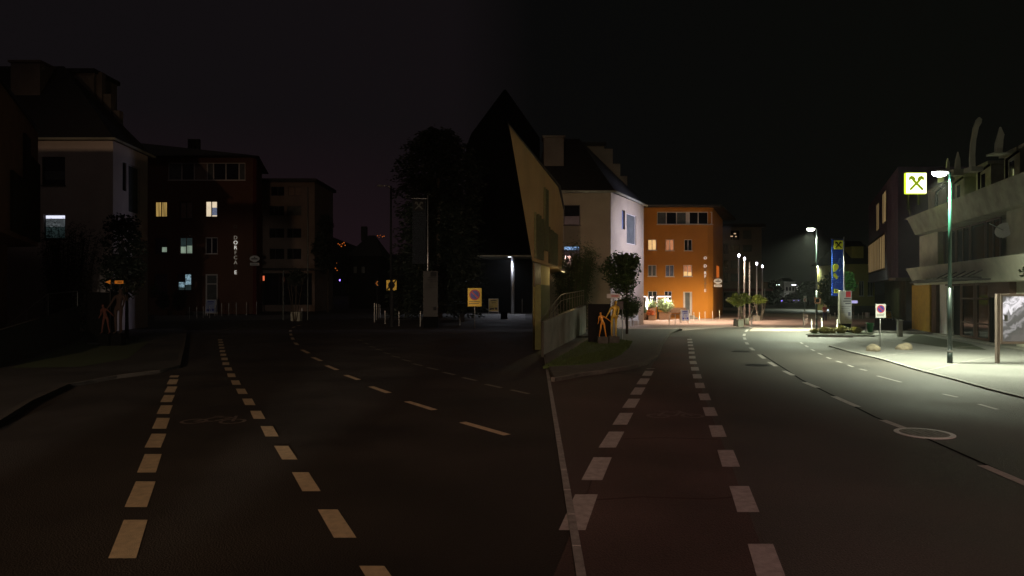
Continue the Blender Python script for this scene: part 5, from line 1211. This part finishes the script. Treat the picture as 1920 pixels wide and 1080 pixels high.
# billboard at right edge
d = 24.9; a = PX(1876, 551, d); b = PX(1962, 645, d)
t = thing('billboard', (a.x, d, 0), 'lit advertising display in a metal frame at the right edge', 'billboard')
MB().box(a.x, b.x, d, d+.18, b.z, b.z+.09).box(a.x, b.x, d, d+.18, a.z-.09, a.z).box(a.x, a.x+.09, d, d+.18, b.z+.09, a.z-.09).box(b.x-.09, b.x, d, d+.18, b.z+.09, a.z-.09).build('frame', M['brown_wall'], t, bevel=.01)
pm = bpy.data.materials.new('backlit_poster'); pm.use_nodes = True; nt2 = pm.node_tree; bs = nt2.nodes['Principled BSDF']
geo = nt2.nodes.new('ShaderNodeNewGeometry'); sp_ = nt2.nodes.new('ShaderNodeSeparateXYZ'); nt2.links.new(geo.outputs['Position'], sp_.inputs[0])
nn = nt2.nodes.new('ShaderNodeTexNoise'); nn.inputs['Scale'].default_value = 2.2; nn.inputs['Detail'].default_value = 4; nn.inputs['Distortion'].default_value = 1.5; nt2.links.new(geo.outputs['Position'], nn.inputs['Vector'])
m1 = nt2.nodes.new('ShaderNodeMath'); m1.operation = 'MULTIPLY_ADD'; m1.inputs[1].default_value = -.7; m1.inputs[2].default_value = 12.6; nt2.links.new(sp_.outputs['X'], m1.inputs[0])
m2 = nt2.nodes.new('ShaderNodeMath'); m2.operation = 'ADD'; nt2.links.new(m1.outputs[0], m2.inputs[0]); nt2.links.new(sp_.outputs['Z'], m2.inputs[1])
m3 = nt2.nodes.new('ShaderNodeMath'); m3.operation = 'MULTIPLY_ADD'; m3.inputs[1].default_value = .75; nt2.links.new(nn.outputs['Fac'], m3.inputs[0]); nt2.links.new(m2.outputs[0], m3.inputs[2])
m4 = nt2.nodes.new('ShaderNodeMapRange'); m4.inputs['From Min'].default_value = 1.1; m4.inputs['From Max'].default_value = 3.1; nt2.links.new(m3.outputs[0], m4.inputs['Value'])
rp_ = nt2.nodes.new('ShaderNodeValToRGB'); er = rp_.color_ramp.elements; er[0].position = 0; er[0].color = (.10, .09, .09, 1); er[1].position = 1; er[1].color = (.09, .08, .09, 1)
for p_, v_ in ((.14, .05), (.20, .32), (.26, .07), (.36, .10), (.42, .30), (.47, .12), (.52, .85), (.60, 1.0), (.66, .45), (.70, .95), (.76, .5), (.80, .10)):
    q_ = er.new(p_); q_.color = (v_, v_*.95, v_, 1)
nt2.links.new(m4.outputs[0], rp_.inputs['Fac']); nt2.links.new(rp_.outputs[0], bs.inputs['Emission Color']); bs.inputs['Emission Strength'].default_value = .95; bs.inputs['Base Color'].default_value = (.05, .05, .05, 1)
ps = MB().box(a.x+.09, b.x-.09, d+.04, d+.12, b.z+.09, a.z-.09).build('poster', pm, t)
MB().box(a.x+.16, a.x+.28, d+.025, d+.035, PX(0, 602, d).z, PX(0, 591, d).z).build('emblem', M['frame_d'], ps)
for px in (1873, 1990):
    X = (px-960)/F_*d; MB().box(X-.05, X+.05, d+.02, d+.14, 0, a.z+.01).build('post', M['brown_wall'], t)
# tree at right edge
X = PX(1965, 600, 21).x
tree('street_tree', 'tree whose outer twigs hang in at the right edge of the photo', 'tree', 1990, 21, cloud(1904, 2010, 470, 545, 21, 22, 77, 1.6, .12, .22)+cloud(1945, 2040, 340, 480, 21, 12, 78, 1.6, .12, .25), 1500, .055, 'leaf', .08)

# person standing by the island
d = 62; X = (1546.5-960)/F_*d; t = thing('person', (X, d, 0), 'person in a dark red shirt and jeans looking at a lit phone beside the island', 'person')
s = 1.62/1.75
bd = figure(t, s, M['skin'], ((.27, -.08, 1.14), (.16, -.32, 1.10)), ((-.26, -.04, 1.14), (-.02, -.30, 1.06)), 0, .03)
skin_fig([(0, 0, .94*s), (0, 0, 1.16*s), (0, 0, 1.40*s), (.17*s, 0, 1.40*s), (.24*s, -.05*s, 1.24*s), (-.17*s, 0, 1.40*s), (-.23*s, -.03*s, 1.24*s)], [(0, 1), (1, 2), (2, 3), (3, 4), (2, 5), (5, 6)], [.15*s, .14*s, .155*s, .085*s, .065*s, .085*s, .065*s], M['shirt'], t, 'shirt')
skin_fig([(0, 0, .95*s), (.10*s, 0, .88*s), (.112*s, -.02, .5*s), (.13*s, .02, .12*s), (-.10*s, 0, .88*s), (-.112*s, -.02, .5*s), (-.13*s, .02, .12*s)], [(0, 1), (1, 2), (2, 3), (0, 4), (4, 5), (5, 6)], [.145*s, .105*s, .078*s, .06*s, .105*s, .078*s, .06*s], M['jeans'], t, 'trousers')
skin_fig([(0, .02, 1.70*s), (0, .04, 1.62*s)], [(0, 1)], [.10*s, .09*s], M['hair'], t, 'hair')
ph = MB().box(X+.09, X+.16, d-.36, d-.35, 1.03, 1.15).build('phone', M['l_phone']); tag(ph, 'small glowing phone held by the person by the island', 'phone')

# trees on the lit side, mid distance
tree('dark_tree', 'dark leafy tree behind the lamp post and blue banner', 'tree', 1562, 92, cloud(1530, 1592, 505, 585, 92, 40, 41, 5, .14, .26), 5200, .20, 'leaf', .16)
tree('bright_green_tree', 'green tree lit bright between the blue banner and the yellow house', 'tree', 1590, 72, cloud(1572, 1606, 505, 552, 72, 26, 43, 2.4, .18, .32), 2800, .14, 'leaf_g', .10)
spot('tree_light', (33.5, 67, 6.5), (35.2, 72, 4), 750, (.75, 1, .6), 90, .6, .2)
tree('dark_tree', 'dark tree at the far road end left of the far pair of lamps', 'tree', 1448, 150, cloud(1434, 1466, 520, 575, 150, 16, 45, 5, .2, .35), 1600, .35, 'leaf_d', .2)
tree('dark_tree', 'dark round tree between the two far street lamps', 'tree', 1483, 190, cloud(1470, 1502, 545, 568, 190, 14, 46, 5, .25, .4), 1300, .35, 'leaf_d', .2)
tree('dark_tree', 'dark tree right of the far pair of lamps', 'tree', 1515, 140, cloud(1495, 1538, 525, 574, 140, 22, 47, 6, .18, .3), 2200, .32, 'leaf', .2)
# far cars
def car(px, py, d, label, paint, head):
    X = (px-960)/F_*d; t = thing('parked_car', (X, d, 0), label, 'car')
    prof = [(-.9, .35), (-.9, .8), (-.78, .95), (.78, .95), (.9, .8), (.9, .35)]
    def sec(y, k, zt_): return [Vector((X+x*k, d+y, .35+(z-.35)*zt_)) for x, z in prof]
    mb = MB()
    S = [sec(0, .92, .8), sec(.4, 1, .95), sec(1.3, 1, 1.05), sec(3.6, 1, 1.08), sec(4.2, .95, .95)]
    for A_, B_ in zip(S, S[1:]):
        n = len(A_); k = len(mb.v); mb.v += A_+B_
        for i in range(n): j = (i+1) % n; mb.f.append((k+i, k+j, k+n+j, k+n+i))
    mb.poly(S[0]); mb.poly(S[-1][::-1]); mb.build('body', paint, t, bevel=.03)
    MB().hexa([(X-.8, d+1.0, .95), (X+.8, d+1.0, .95), (X+.8, d+4.0, .98), (X-.8, d+4.0, .98)], [(X-.62, d+1.8, 1.42), (X+.62, d+1.8, 1.42), (X+.62, d+3.4, 1.42), (X-.62, d+3.4, 1.42)]).build('cabin', M['glass'], t)
    for sx_ in (-.82, .82):
        for y_ in (.8, 3.4): MB().tube((X+sx_-.1, d+y_, .31), (X+sx_+.1, d+y_, .31), .31, n=14).build('wheel', M['black'], t)
    for sx_ in (-.62, .62): MB().box(X+sx_-.16, X+sx_+.16, d-.02, d+.03, .62, .76).build('headlight', head, t)
    return t
car(1461, 572, 175, 'distant car with bluish headlights on, left of the far road', M['black'], M['l_violet'])
car(1479, 570, 200, 'distant parked car with small bluish glint near the dark round tree', M['purple_clad'], emit('faint_headlight', (.3, .25, .8), 1.2))
car(1493, 570, 185, 'distant pale car right of the dark round tree', M['stone'], emit('faint_headlight_b', (.4, .3, .9), 1.5))
car(1421, 590, 110, 'distant dark car behind the slim poles', M['black'], M['sign_grey'])

# ================================================================ LEFT (DARK) STREET BUILDINGS
# L1 far left slatted building
A = (-24.3+.52*14, 35-14); B = (-24.3, 35)
t = thing('slatted_building', (B[0], B[1], 0), 'dark brown building with slat screens at the far left edge', 'building')
Fz = Facade(A, B)
A_ = Vector(A); B_ = Vector(B)
mb = MB().prism([A, B, (-40, 40), (-40, 20)], 5.0, 10.8)
mb.build('wall', mat('dark_plaster', (.26, .13, .09), .9, 0, .8, .2), t)
MB().prism([(A[0]-1.2, A[1]+.3), (B[0]-1.2, B[1]-.5), (-40, 39), (-40, 21)], 0, 5.0).build('lower_wall', bpy.data.materials['dark_plaster'], t)
MB().prism([(A[0]+.1, A[1]), (B[0]+.1, B[1]), (-40, 40.2), (-40, 19.8)], 10.8, 10.95).build('roof_edge', M['roof2'], t)
Fz2 = Facade(B, A)
for px0, px1, y0, y1 in [(18, 45, 330, 440), (42, 52, 255, 430), (52, 70, 300, 455)]:
    mb = MB(); d_ = (Vector(A)-Vector(B)).normalized()
    # facade seen at a glancing angle: A is nearer
    Fq = Facade(A, B); u0, u1, z0, z1 = Fq.rect(px0, px1, y0, y1)
    u = u0
    while u < u1: 
        mb.prism([tuple((Vector(A)+Fq.d*u+Fq.n*.02)[:]), tuple((Vector(A)+Fq.d*(u+.12)+Fq.n*.02)[:]), tuple((Vector(A)+Fq.d*(u+.12)+Fq.n*.14)[:]), tuple((Vector(A)+Fq.d*u+Fq.n*.14)[:])][::-1], max(z0, 5.2), z1); u += .3
    mb.build('slat', mat('dark_slat', (.035, .025, .018), .9) if 'dark_slat' not in bpy.data.materials else bpy.data.materials['dark_slat'], t)
# ramp wall and rail
t = thing('ramp_wall', (-24, 31, 0), 'unlit concrete ramp wall at the far left', 'wall')
a, b = G(-20, 700), G(150, 640)
MB().hexa([(a.x, a.y, 0), (b.x, b.y, 0), (b.x-.3, b.y+.3, 0), (a.x-.3, a.y+.3, 0)], [(a.x, a.y, 1.3), (b.x, b.y, 1.9), (b.x-.3, b.y+.3, 1.9), (a.x-.3, a.y+.3, 1.3)]).build('wall', mat('dark_concrete', (.03, .03, .028), .9, 0, 1, .3), t)
t = thing('handrail', (-24, 31, 0), 'thin metal handrail climbing the unlit ramp at the far left', 'railing')
mb = MB(); pts = [PX(13, 610, 29), PX(50, 582, 31), PX(90, 551, 33.5), PX(145, 546, 37)]
for p, q in zip(pts, pts[1:]): mb.tube(p, q, .025, n=6)
mb.build('rail', M['steel'], t); mb = MB()
for p in pts: mb.tube((p.x, p.y, .0), p, .022, n=6)
mb.build('posts', M['steel'], t)
# L3 white building dark
white_building((-26.3, 45), -45, (-26.9, 50.4), 12.7, 18.8, 120, 'unlit white house with a bright white lit window strip at the far left',
    [((79, 122, 294, 347), 'glass', 'frame_d', [(0, .2, 'glass'), (.2, .5, 'glass_grey'), (.5, 1, 'glass')]), ((82, 122, 402, 448), 'glass', 'frame_d', [(0, .5, 'l_mintdim'), (.5, .84, 'l_grey'), (.84, 1, 'l_white')])],
    [((230, 237, 305, 358), 'glass', 'frame_d', None), ((241, 262, 312, 400), 'glass_grey', 'frame_w', None)], 'white_wall',
    (20, 75, 117, 146, 47), [(176, 191, 135, 262, 51.6), (191, 208, 176, 268, 51.8), (208, 224, 207, 276, 52)], (127, 176, 137, 240, 51.3))
# L4 cafe building dark
d = 85.0
fp = [((268-960)/F_*d, d), ((474-960)/F_*d, d), ((481-960)/F_*(d+.6), d+.6), ((491-960)/F_*96, 96), ((300-960)/F_*96, 96)]
zt = PX(0, 296, d).z
t = thing('cafe_building', (fp[0][0], d, 0), 'unlit orange building, wall colour darkened, with DORFCAFE in vertical letters and one bright cream window', 'building'); CB = t
Fd = Facade(fp[0], fp[1])
wl = [((290.5, 313.5, 378, 407), (.5,), ['l_amber', 'l_amber'], 'unlit_orange_wall'), ((337, 361, 378, 410), (.5,), ['glass_pink', 'glass_pink'], 'frame_d'), ((385, 407.5, 377, 407), (.5,), [[(0, 1, 'l_cream')], [(0, .12, 'l_cream'), (.12, .6, 'poster_lit'), (.6, 1, 'l_cream')]], 'unlit_orange_wall'),
      ((291, 313.5, 446, 476), (.5,), ['glass', [(0, .12, 'glass'), (.12, .42, 'l_mint'), (.42, 1, 'glass')]], 'frame_d'), ((337, 361, 445, 476), (.5,), [[(0, .44, 'l_mint'), (.44, 1, 'l_mintdim')], [(0, .5, 'l_mint'), (.5, 1, 'l_mintdim')]], 'frame_w'), ((385, 408, 445, 476), (.5,), ['glass', 'glass'], 'frame_w'),
      ((290, 314, 514, 552), (.5,), ['glass', 'glass'], 'frame_d'), ((333, 359, 513, 545), (.5,), [[(0, .2, 'l_mintdim'), (.2, .5, 'l_cold'), (.5, 1, 'glass')], [(0, .35, 'l_mintdim'), (.35, 1, 'l_cold')]], 'frame_d')]
M['poster_lit'] = emit('poster_in_lit_window', (.24, .28, .42), .8, 14, .2)
band = (315, 460, 305, 338); dr = list(Fd.rect(385, 408, 514, 590)); dr[2] = .1
ops = [Fd.rect(*w_[0]) for w_ in wl]+[Fd.rect(*band), tuple(dr)]
mb = MB(); Fd.wall(mb, 0, Fd.L, 0, zt, ops)
mb.build('wall', M['unlit_orange_wall'], t); mb = MB()
for i in range(1, len(fp)):
    a, b = fp[i], fp[(i+1) % len(fp)]; mb.poly([(a[0], a[1], 0), (b[0], b[1], 0), (b[0], b[1], zt), (a[0], a[1], zt)])
mb.build('side_wall', M['redside'], t)
for r_, mu, ps, fr in wl: Fd.window(Fd.rect(*r_), t, None, M[fr], mull=mu, panes=ps, w=.09)
Fd.window(Fd.rect(*band), t, 'glass', mull=(.175, .335, .505, .585, .745, .915), panes=['glass_grey', 'glass', 'glass_pink', 'glass_grey', 'glass', 'glass', 'glass_grey'], w=.10)
Fd.window(tuple(dr), t, 'glass_grey', mull=(), trans=(.75,), w=.16, name='door', sill=False)
zr = PX(0, 271, d-1).z
mb = MB().hexa([(fp[0][0]-2, d-1.2, zt), (fp[1][0]+1.2, d-1.2, zt), (fp[3][0]+.8, 96.5, zt), (fp[4][0]-2, 96.5, zt)], [(fp[0][0]-1, d-.5, zr+.4), (fp[1][0]-.6, d-.4, zt+.35), (fp[3][0]-.4, 96, zt+.35), (fp[4][0]-2, 96, zr+.4)])
rf = mb.build('roof', M['roof2'], t)
mb = MB()
for px in (250, 355, 362, 370): p = PX(px, 262, 88); mb.box(p.x-.2, p.x+.2, 88, 88.5, zr-.5, p.z+.1)
mb.build('chimney', M['roof'], rf)
for ch, py, m_ in [('D', 446, 'l_letterdim'), ('O', 455.2, 'l_letter'), ('R', 464.6, 'l_letter'), ('F', 474, 'l_letterdim'), ('C', 483.2, 'l_letterdim'), ('A', 492.4, 'l_letterdim'), ('F', 501.6, 'letter_off'), ('E', 511, 'l_letter')]:
    letter(ch, Fd, 442, py, .64, M[m_], t)
letter('O', Fd, 441.5, 425, .6, M['letter_off'], t)
mb = MB(); Fd.box(mb, Fd.uz(293, 590)[0], Fd.uz(385, 590)[0], 0, .35, .1, 3.2); mb.build('terrace_step', M['concrete'], t)
for i, (px0, px1, lb) in enumerate([(296, 318, 'dark shrub in a box on the unlit cafe terrace, left of two'), (322, 352, 'broad dark shrub on the unlit cafe terrace, right of two')]): shrub(px0, px1, 542, 585, 80.5, lb, 'leaf_d', 1800, .11, True, 1.2, 60+i, 'wood')
shrub(280, 300, 530, 562, 82, 'pale-tipped shrub at the left window of the unlit cafe', 'leaf', 700, .08, True, 1.0, 66, 'wood')
# L5 block behind
bb2, Fa2 = back_building(488, 590, 342, 98, 'unlit brown flat-roofed block behind the cafe building', [((508, 533, 350, 367), 'glass', (.5,)), ((540, 565, 350, 367), 'glass_pink', (.5,)), ((505, 533, 386, 404), 'glass', (.3, .6)), ((538, 565, 386, 404), 'glass_grey', (.4,)), ((505, 533, 428, 446), 'glass', (.4,)), ((538, 565, 428, 446), 'glass', (.4,)), ((505, 533, 466, 486), 'glass', (.4,)), ((538, 565, 466, 486), 'glass', (.4,)), ((492, 585, 512, 572), 'glass', (.33, .66))], .4)
mb = MB(); Fa2.box(mb, 0, Fa2.L+2.5, Fa2.uz(540, 507)[1], Fa2.uz(540, 504)[1], .02, 2.6); mb.build('awning', M['roof2'], bb2)
c = PX(494, 520, 94); t = thing('red_lantern', (c.x, c.y, c.z-.3), 'tiny red wall light at the right edge of the unlit cafe building', 'lantern')
MB().box(c.x-.09, c.x+.09, 94, 94.15, c.z-.45, c.z+.2).build('glass', M['l_red'], t); MB().box(c.x-.14, c.x+.14, 93.97, 94.2, c.z+.2, c.z+.3).build('cap', M['black'], t)
MB().tube((c.x, 94.3, 0), (c.x, 94.3, c.z+.25), .05).build('post', M['black'], t)
# slim poles dark
for px, yt, lb in [(531, 505, 'unlit slim pole right of the cafe building, leftmost'), (577, 350, 'tall unlit slim pole in front of the dark block')]:
    d_ = 66; X = (px-960)/F_*d_; t = thing('flag_pole', (X, d_, 0), lb, 'flag pole'); MB().tube((X, d_, 0), (X, d_, PX(0, yt, d_).z), .08, .06).build('pole', M['post_dark'], t)
planter(545, 562, 585, 602, 'dark planter with staked young tree in the unlit street', 'stone_dark')
d_ = 64; X = (553-960)/F_*d_; bl = cloud(536, 574, 500, 545, d_, 16, 71, 2, .22, .35)
tree('small_tree', 'unlit staked young tree in the dark planter', 'tree', 553, d_, bl, 1500, .10, 'leaf_d', .05, stems=4)
# far background left
mb = MB(); pts = [(470, 452), (560, 450), (625, 445), (690, 470), (760, 480), (900, 490), (1000, 520)]
for i in range(len(pts)-1):
    a, b = PX(*pts[i], 700), PX(*pts[i+1], 700); mb.poly([(a.x, 700, 0), (b.x, 700, 0), (b.x, 700, a.z*.0+b.z), (a.x, 700, a.z)]); mb.poly([(a.x, 700, a.z), (b.x, 700, b.z), (b.x, 900, 0), (a.x, 900, 0)])
kind(mb.build('hill', mat('dark_hill', (.006, .006, .006), .95)), 'structure', 'dark hillside')
def bulb(px, py, d, r, label, m, grp=None):
    c = PX(px, py, d); t = thing('distant_light', (c.x, d, max(0, c.z-3)), label, 'street lamp', grp)
    MB().tube((c.x, d, c.z-3), (c.x, d, c.z), r*.2, n=5).build('post', M['black'], t); MB().lathe((c.x, d, c.z-r), [(r*.3, 0), (r, r*.6), (r, r*1.4), (r*.3, r*2)], 8).build('lamp', m, t)
rnd = random.Random(5)
tl = [(634, 457), (637, 459), (642, 457), (645, 455), (647, 460), (626, 482), (627, 489), (631, 493), (629, 503), (632, 507), (640, 462), (625, 496), (708, 442), (713, 441), (717, 444), (720, 443), (711, 445), (600, 480)]
for px, py in tl: bulb(px, py, 640, rnd.uniform(.25, .55), 'tiny orange street light on the distant dark hillside', M['l_town'], 'orange lights on the far hillside')
bulb(637.5, 525.5, 230, .30, 'small bright violet-blue light low between the dark trees', M['l_violet'])
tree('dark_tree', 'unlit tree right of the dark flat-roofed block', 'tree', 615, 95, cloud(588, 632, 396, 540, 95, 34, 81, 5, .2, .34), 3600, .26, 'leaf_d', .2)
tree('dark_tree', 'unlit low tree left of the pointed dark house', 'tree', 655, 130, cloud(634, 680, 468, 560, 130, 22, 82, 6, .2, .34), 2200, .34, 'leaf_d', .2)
# pointed house
d = 120; a = PX(655, 480, d); b = PX(712, 480, d)
t = thing('dark_house', (a.x, d, 0), 'black silhouette of a pointed-roof house with chimney left of the unlit lamp', 'building')
MB().box(a.x, b.x, d, d+10, 0, a.z).build('wall', M['black_wall'], t)
ap = PX(684, 437, d); ap2 = PX(693, 440, d)
mb = MB(); mb.poly([(a.x-.5, d-.4, a.z), (b.x+.5, d-.4, a.z), (ap2.x, d+5, ap.z), (ap.x-.4, d+5, ap.z)]); mb.poly([(b.x+.5, d-.4, a.z), (b.x+.5, d+10.4, a.z), (ap2.x, d+5, ap.z)]); mb.poly([(a.x-.5, d+10.4, a.z), (a.x-.5, d-.4, a.z), (ap.x-.4, d+5, ap.z)]); mb.poly([(b.x+.5, d+10.4, a.z), (a.x-.5, d+10.4, a.z), (ap.x-.4, d+5, ap.z), (ap2.x, d+5, ap.z)])
rf = mb.build('roof', M['roof'], t); p = PX(683, 425, d+5); MB().box(p.x-.5, p.x+.5, d+4.5, d+5.5, ap.z-1, p.z).build('chimney', M['roof'], rf)
for r_ in ((663, 669, 500, 512), (678, 684, 500, 512)): 
    Fh = Facade((a.x, d), (b.x, d)); q = Fh.rect(*r_); mb = MB(); Fh.box(mb, *q, .01, .03); mb.build('window', M['glass_grey'], t)
# conifer
d = 72; t = thing('conifer', ((822-960)/F_*d, d, 0), 'huge black conifer with drooping boughs behind the unlit banner', 'tree'); X = (822-960)/F_*d
MB().tube((X, d, 0), (X, d, PX(0, 262, d).z), .45, .08, 10).build('trunk', M['bark'], t)
mb = MB(); rnd = random.Random(9); zT = PX(0, 244, d).z; zB = 1.0
nb = 900
for i in range(nb):
    f = (i/nb)**.85; z = zT-(zT-zB)*f; R_ = 1.1+3.3*min(1, (f/.22))**.75+.7*math.sin(f*9)*.5
    a0 = rnd.random()*6.28; ln = R_*rnd.uniform(.72, 1.12); droop = .16+f*.28
    prev = Vector((X, d, z)); k = 9
    for s_ in range(k):
        g_ = (s_+1)/k; c = Vector((X+math.cos(a0)*ln*g_, d+math.sin(a0)*ln*g_, z+.55*g_*ln*.35-droop*ln*g_*g_+rnd.gauss(0, .05)))
        for _ in range(5):
            q = c+Vector((rnd.gauss(0, .16), rnd.gauss(0, .16), rnd.gauss(-.08, .13))); dr_ = Vector((math.cos(a0)+rnd.gauss(0, .6), math.sin(a0)+rnd.gauss(0, .6), rnd.gauss(-.25, .35))).normalized()*rnd.uniform(.3, .62)
            w2 = Vector((rnd.gauss(0, 1), rnd.gauss(0, 1), rnd.gauss(0, 1))).normalized()*.10; mb.poly([q, q+dr_*.5-w2, q+dr_, q+dr_*.5+w2])
mb.build('crown', M['leaf_d'], t)
# dim house with red sign
d = 110; a = PX(824, 430, d); b = PX(905, 430, d); t = thing('dim_house', (a.x, d, 0), 'dim plastered house with a dull red sign under its eaves, right of the conifer', 'building')
Fx = Facade((a.x, d), (b.x, d)); r_ = [(846, 856, 478, 512), (860, 868, 478, 512)]; mb = MB(); Fx.wall(mb, 0, Fx.L, 0, a.z, [Fx.rect(*q) for q in r_]); closed([(a.x, d), (b.x, d), (b.x, d+8), (a.x, d+8)], (0,), mb, 0, a.z); mb.build('wall', mat('dim_plaster', (.075, .042, .028), .9, 0, .6, .2), t)
for q in r_: Fx.window(Fx.rect(*q), t, 'glass', M['frame_d'], w=.08)
MB().hexa([(a.x-.4, d-.4, a.z), (b.x+.4, d-.4, a.z), (b.x+.4, d+8.4, a.z), (a.x-.4, d+8.4, a.z)], [(a.x+1, d+3.8, a.z+3), (b.x-1, d+3.8, a.z+3), (b.x-1, d+4.2, a.z+3), (a.x+1, d+4.2, a.z+3)]).build('roof', M['roof'], t)
mb = MB(); Fx.box(mb, *Fx.rect(826, 869, 434, 445), .02, .1); mb.build('fascia_sign', mat('dull_red', (.25, .015, .01), .7), t)
# L8 dark tower office
d = 92; xa = (874-960)/F_*d; zt1 = PX(0, 262, d).z; zb = PX(0, 483, d).z
t = thing('unlit_office_building', (xa, d, 0), 'tall unlit office, cladding coloured black, with sloping roofline and a canopy lit by one column', 'building')
xr = (1012-960)/F_*d
x9 = (945-960)/F_*d; z9 = PX(0, 168, d).z
mb = MB(); pts = [(xa, zb), (xr, zb), (xr, PX(0, 258, d).z), (x9+.3, z9-.05), (x9, z9), ((884-960)/F_*d, PX(0, 250, d).z), (xa, PX(0, 275, d).z)]
n = len(pts); mb.v += [Vector((x, d, z)) for x, z in pts]+[Vector((x, d+11, z)) for x, z in pts]; mb.f.append(tuple(range(n))); mb.f.append(tuple(range(2*n-1, n-1, -1)))
for i in range(n): j = (i+1) % n; mb.f.append((i, i+n, j+n, j))
mb.build('wall', M['black_wall'], t)
mb = MB()
for i in range(1, 9): x = xa+(xr-xa)*i/9; mb.box(x-.03, x+.03, d-.06, d, zb, zb+12)
mb.build('cladding_rib', M['black'], t)
MB().box(xa-.3, xr-.6, d-6.0, d+1, zb-.2, zb).build('canopy', M['stone_dark'], t)
MB().box(xa+.2, xr, d+1.5, d+10, 0, zb-.2).build('ground_storey', M['black_wall'], t)
mb = MB()
for i in range(4): x = xa+.5+i*2.0; mb.box(x, x+1.6, d+1.45, d+1.49, .2, zb-.8)
mb.build('glazing', M['black_l'], t)  # glass coloured black so the doorway stays dark
cx_ = (961.5-960)/F_*86.5; MB().tube((cx_, 86.5, 0), (cx_, 86.5, zb-.2), .24, .24, 14).build('column', M['steel'], t, True)
MB().box(cx_-.6, cx_-.2, 86.0, 86.3, zb-.26, zb-.2).build('canopy_lamp', emit('canopy_lamp_glass', (.8, .85, 1), 4), t)
spot('canopy_light', (cx_-.45, 86.1, zb-.35), (cx_-3.0, 83, 0), 900, (.82, .86, 1), 140, .7, .1, t)

# ================================================================ night air
hz = MB().box(-60, 75, -30, 300, -1.0, 24).build('haze', M['black'])
hm = bpy.data.materials.new('night_air'); hm.use_nodes = True; ht = hm.node_tree; ht.nodes.clear()
ho = ht.nodes.new('ShaderNodeOutputMaterial'); hv = ht.nodes.new('ShaderNodeVolumePrincipled'); hv.inputs['Density'].default_value = 0.0005; hv.inputs['Color'].default_value = (.85, .88, .85, 1); hv.inputs['Anisotropy'].default_value = .6
ht.links.new(hv.outputs[0], ho.inputs['Volume']); hz.data.materials.clear(); hz.data.materials.append(hm); kind(hz, 'stuff', 'thin hazy night air glowing round the lit lamps', 'haze')
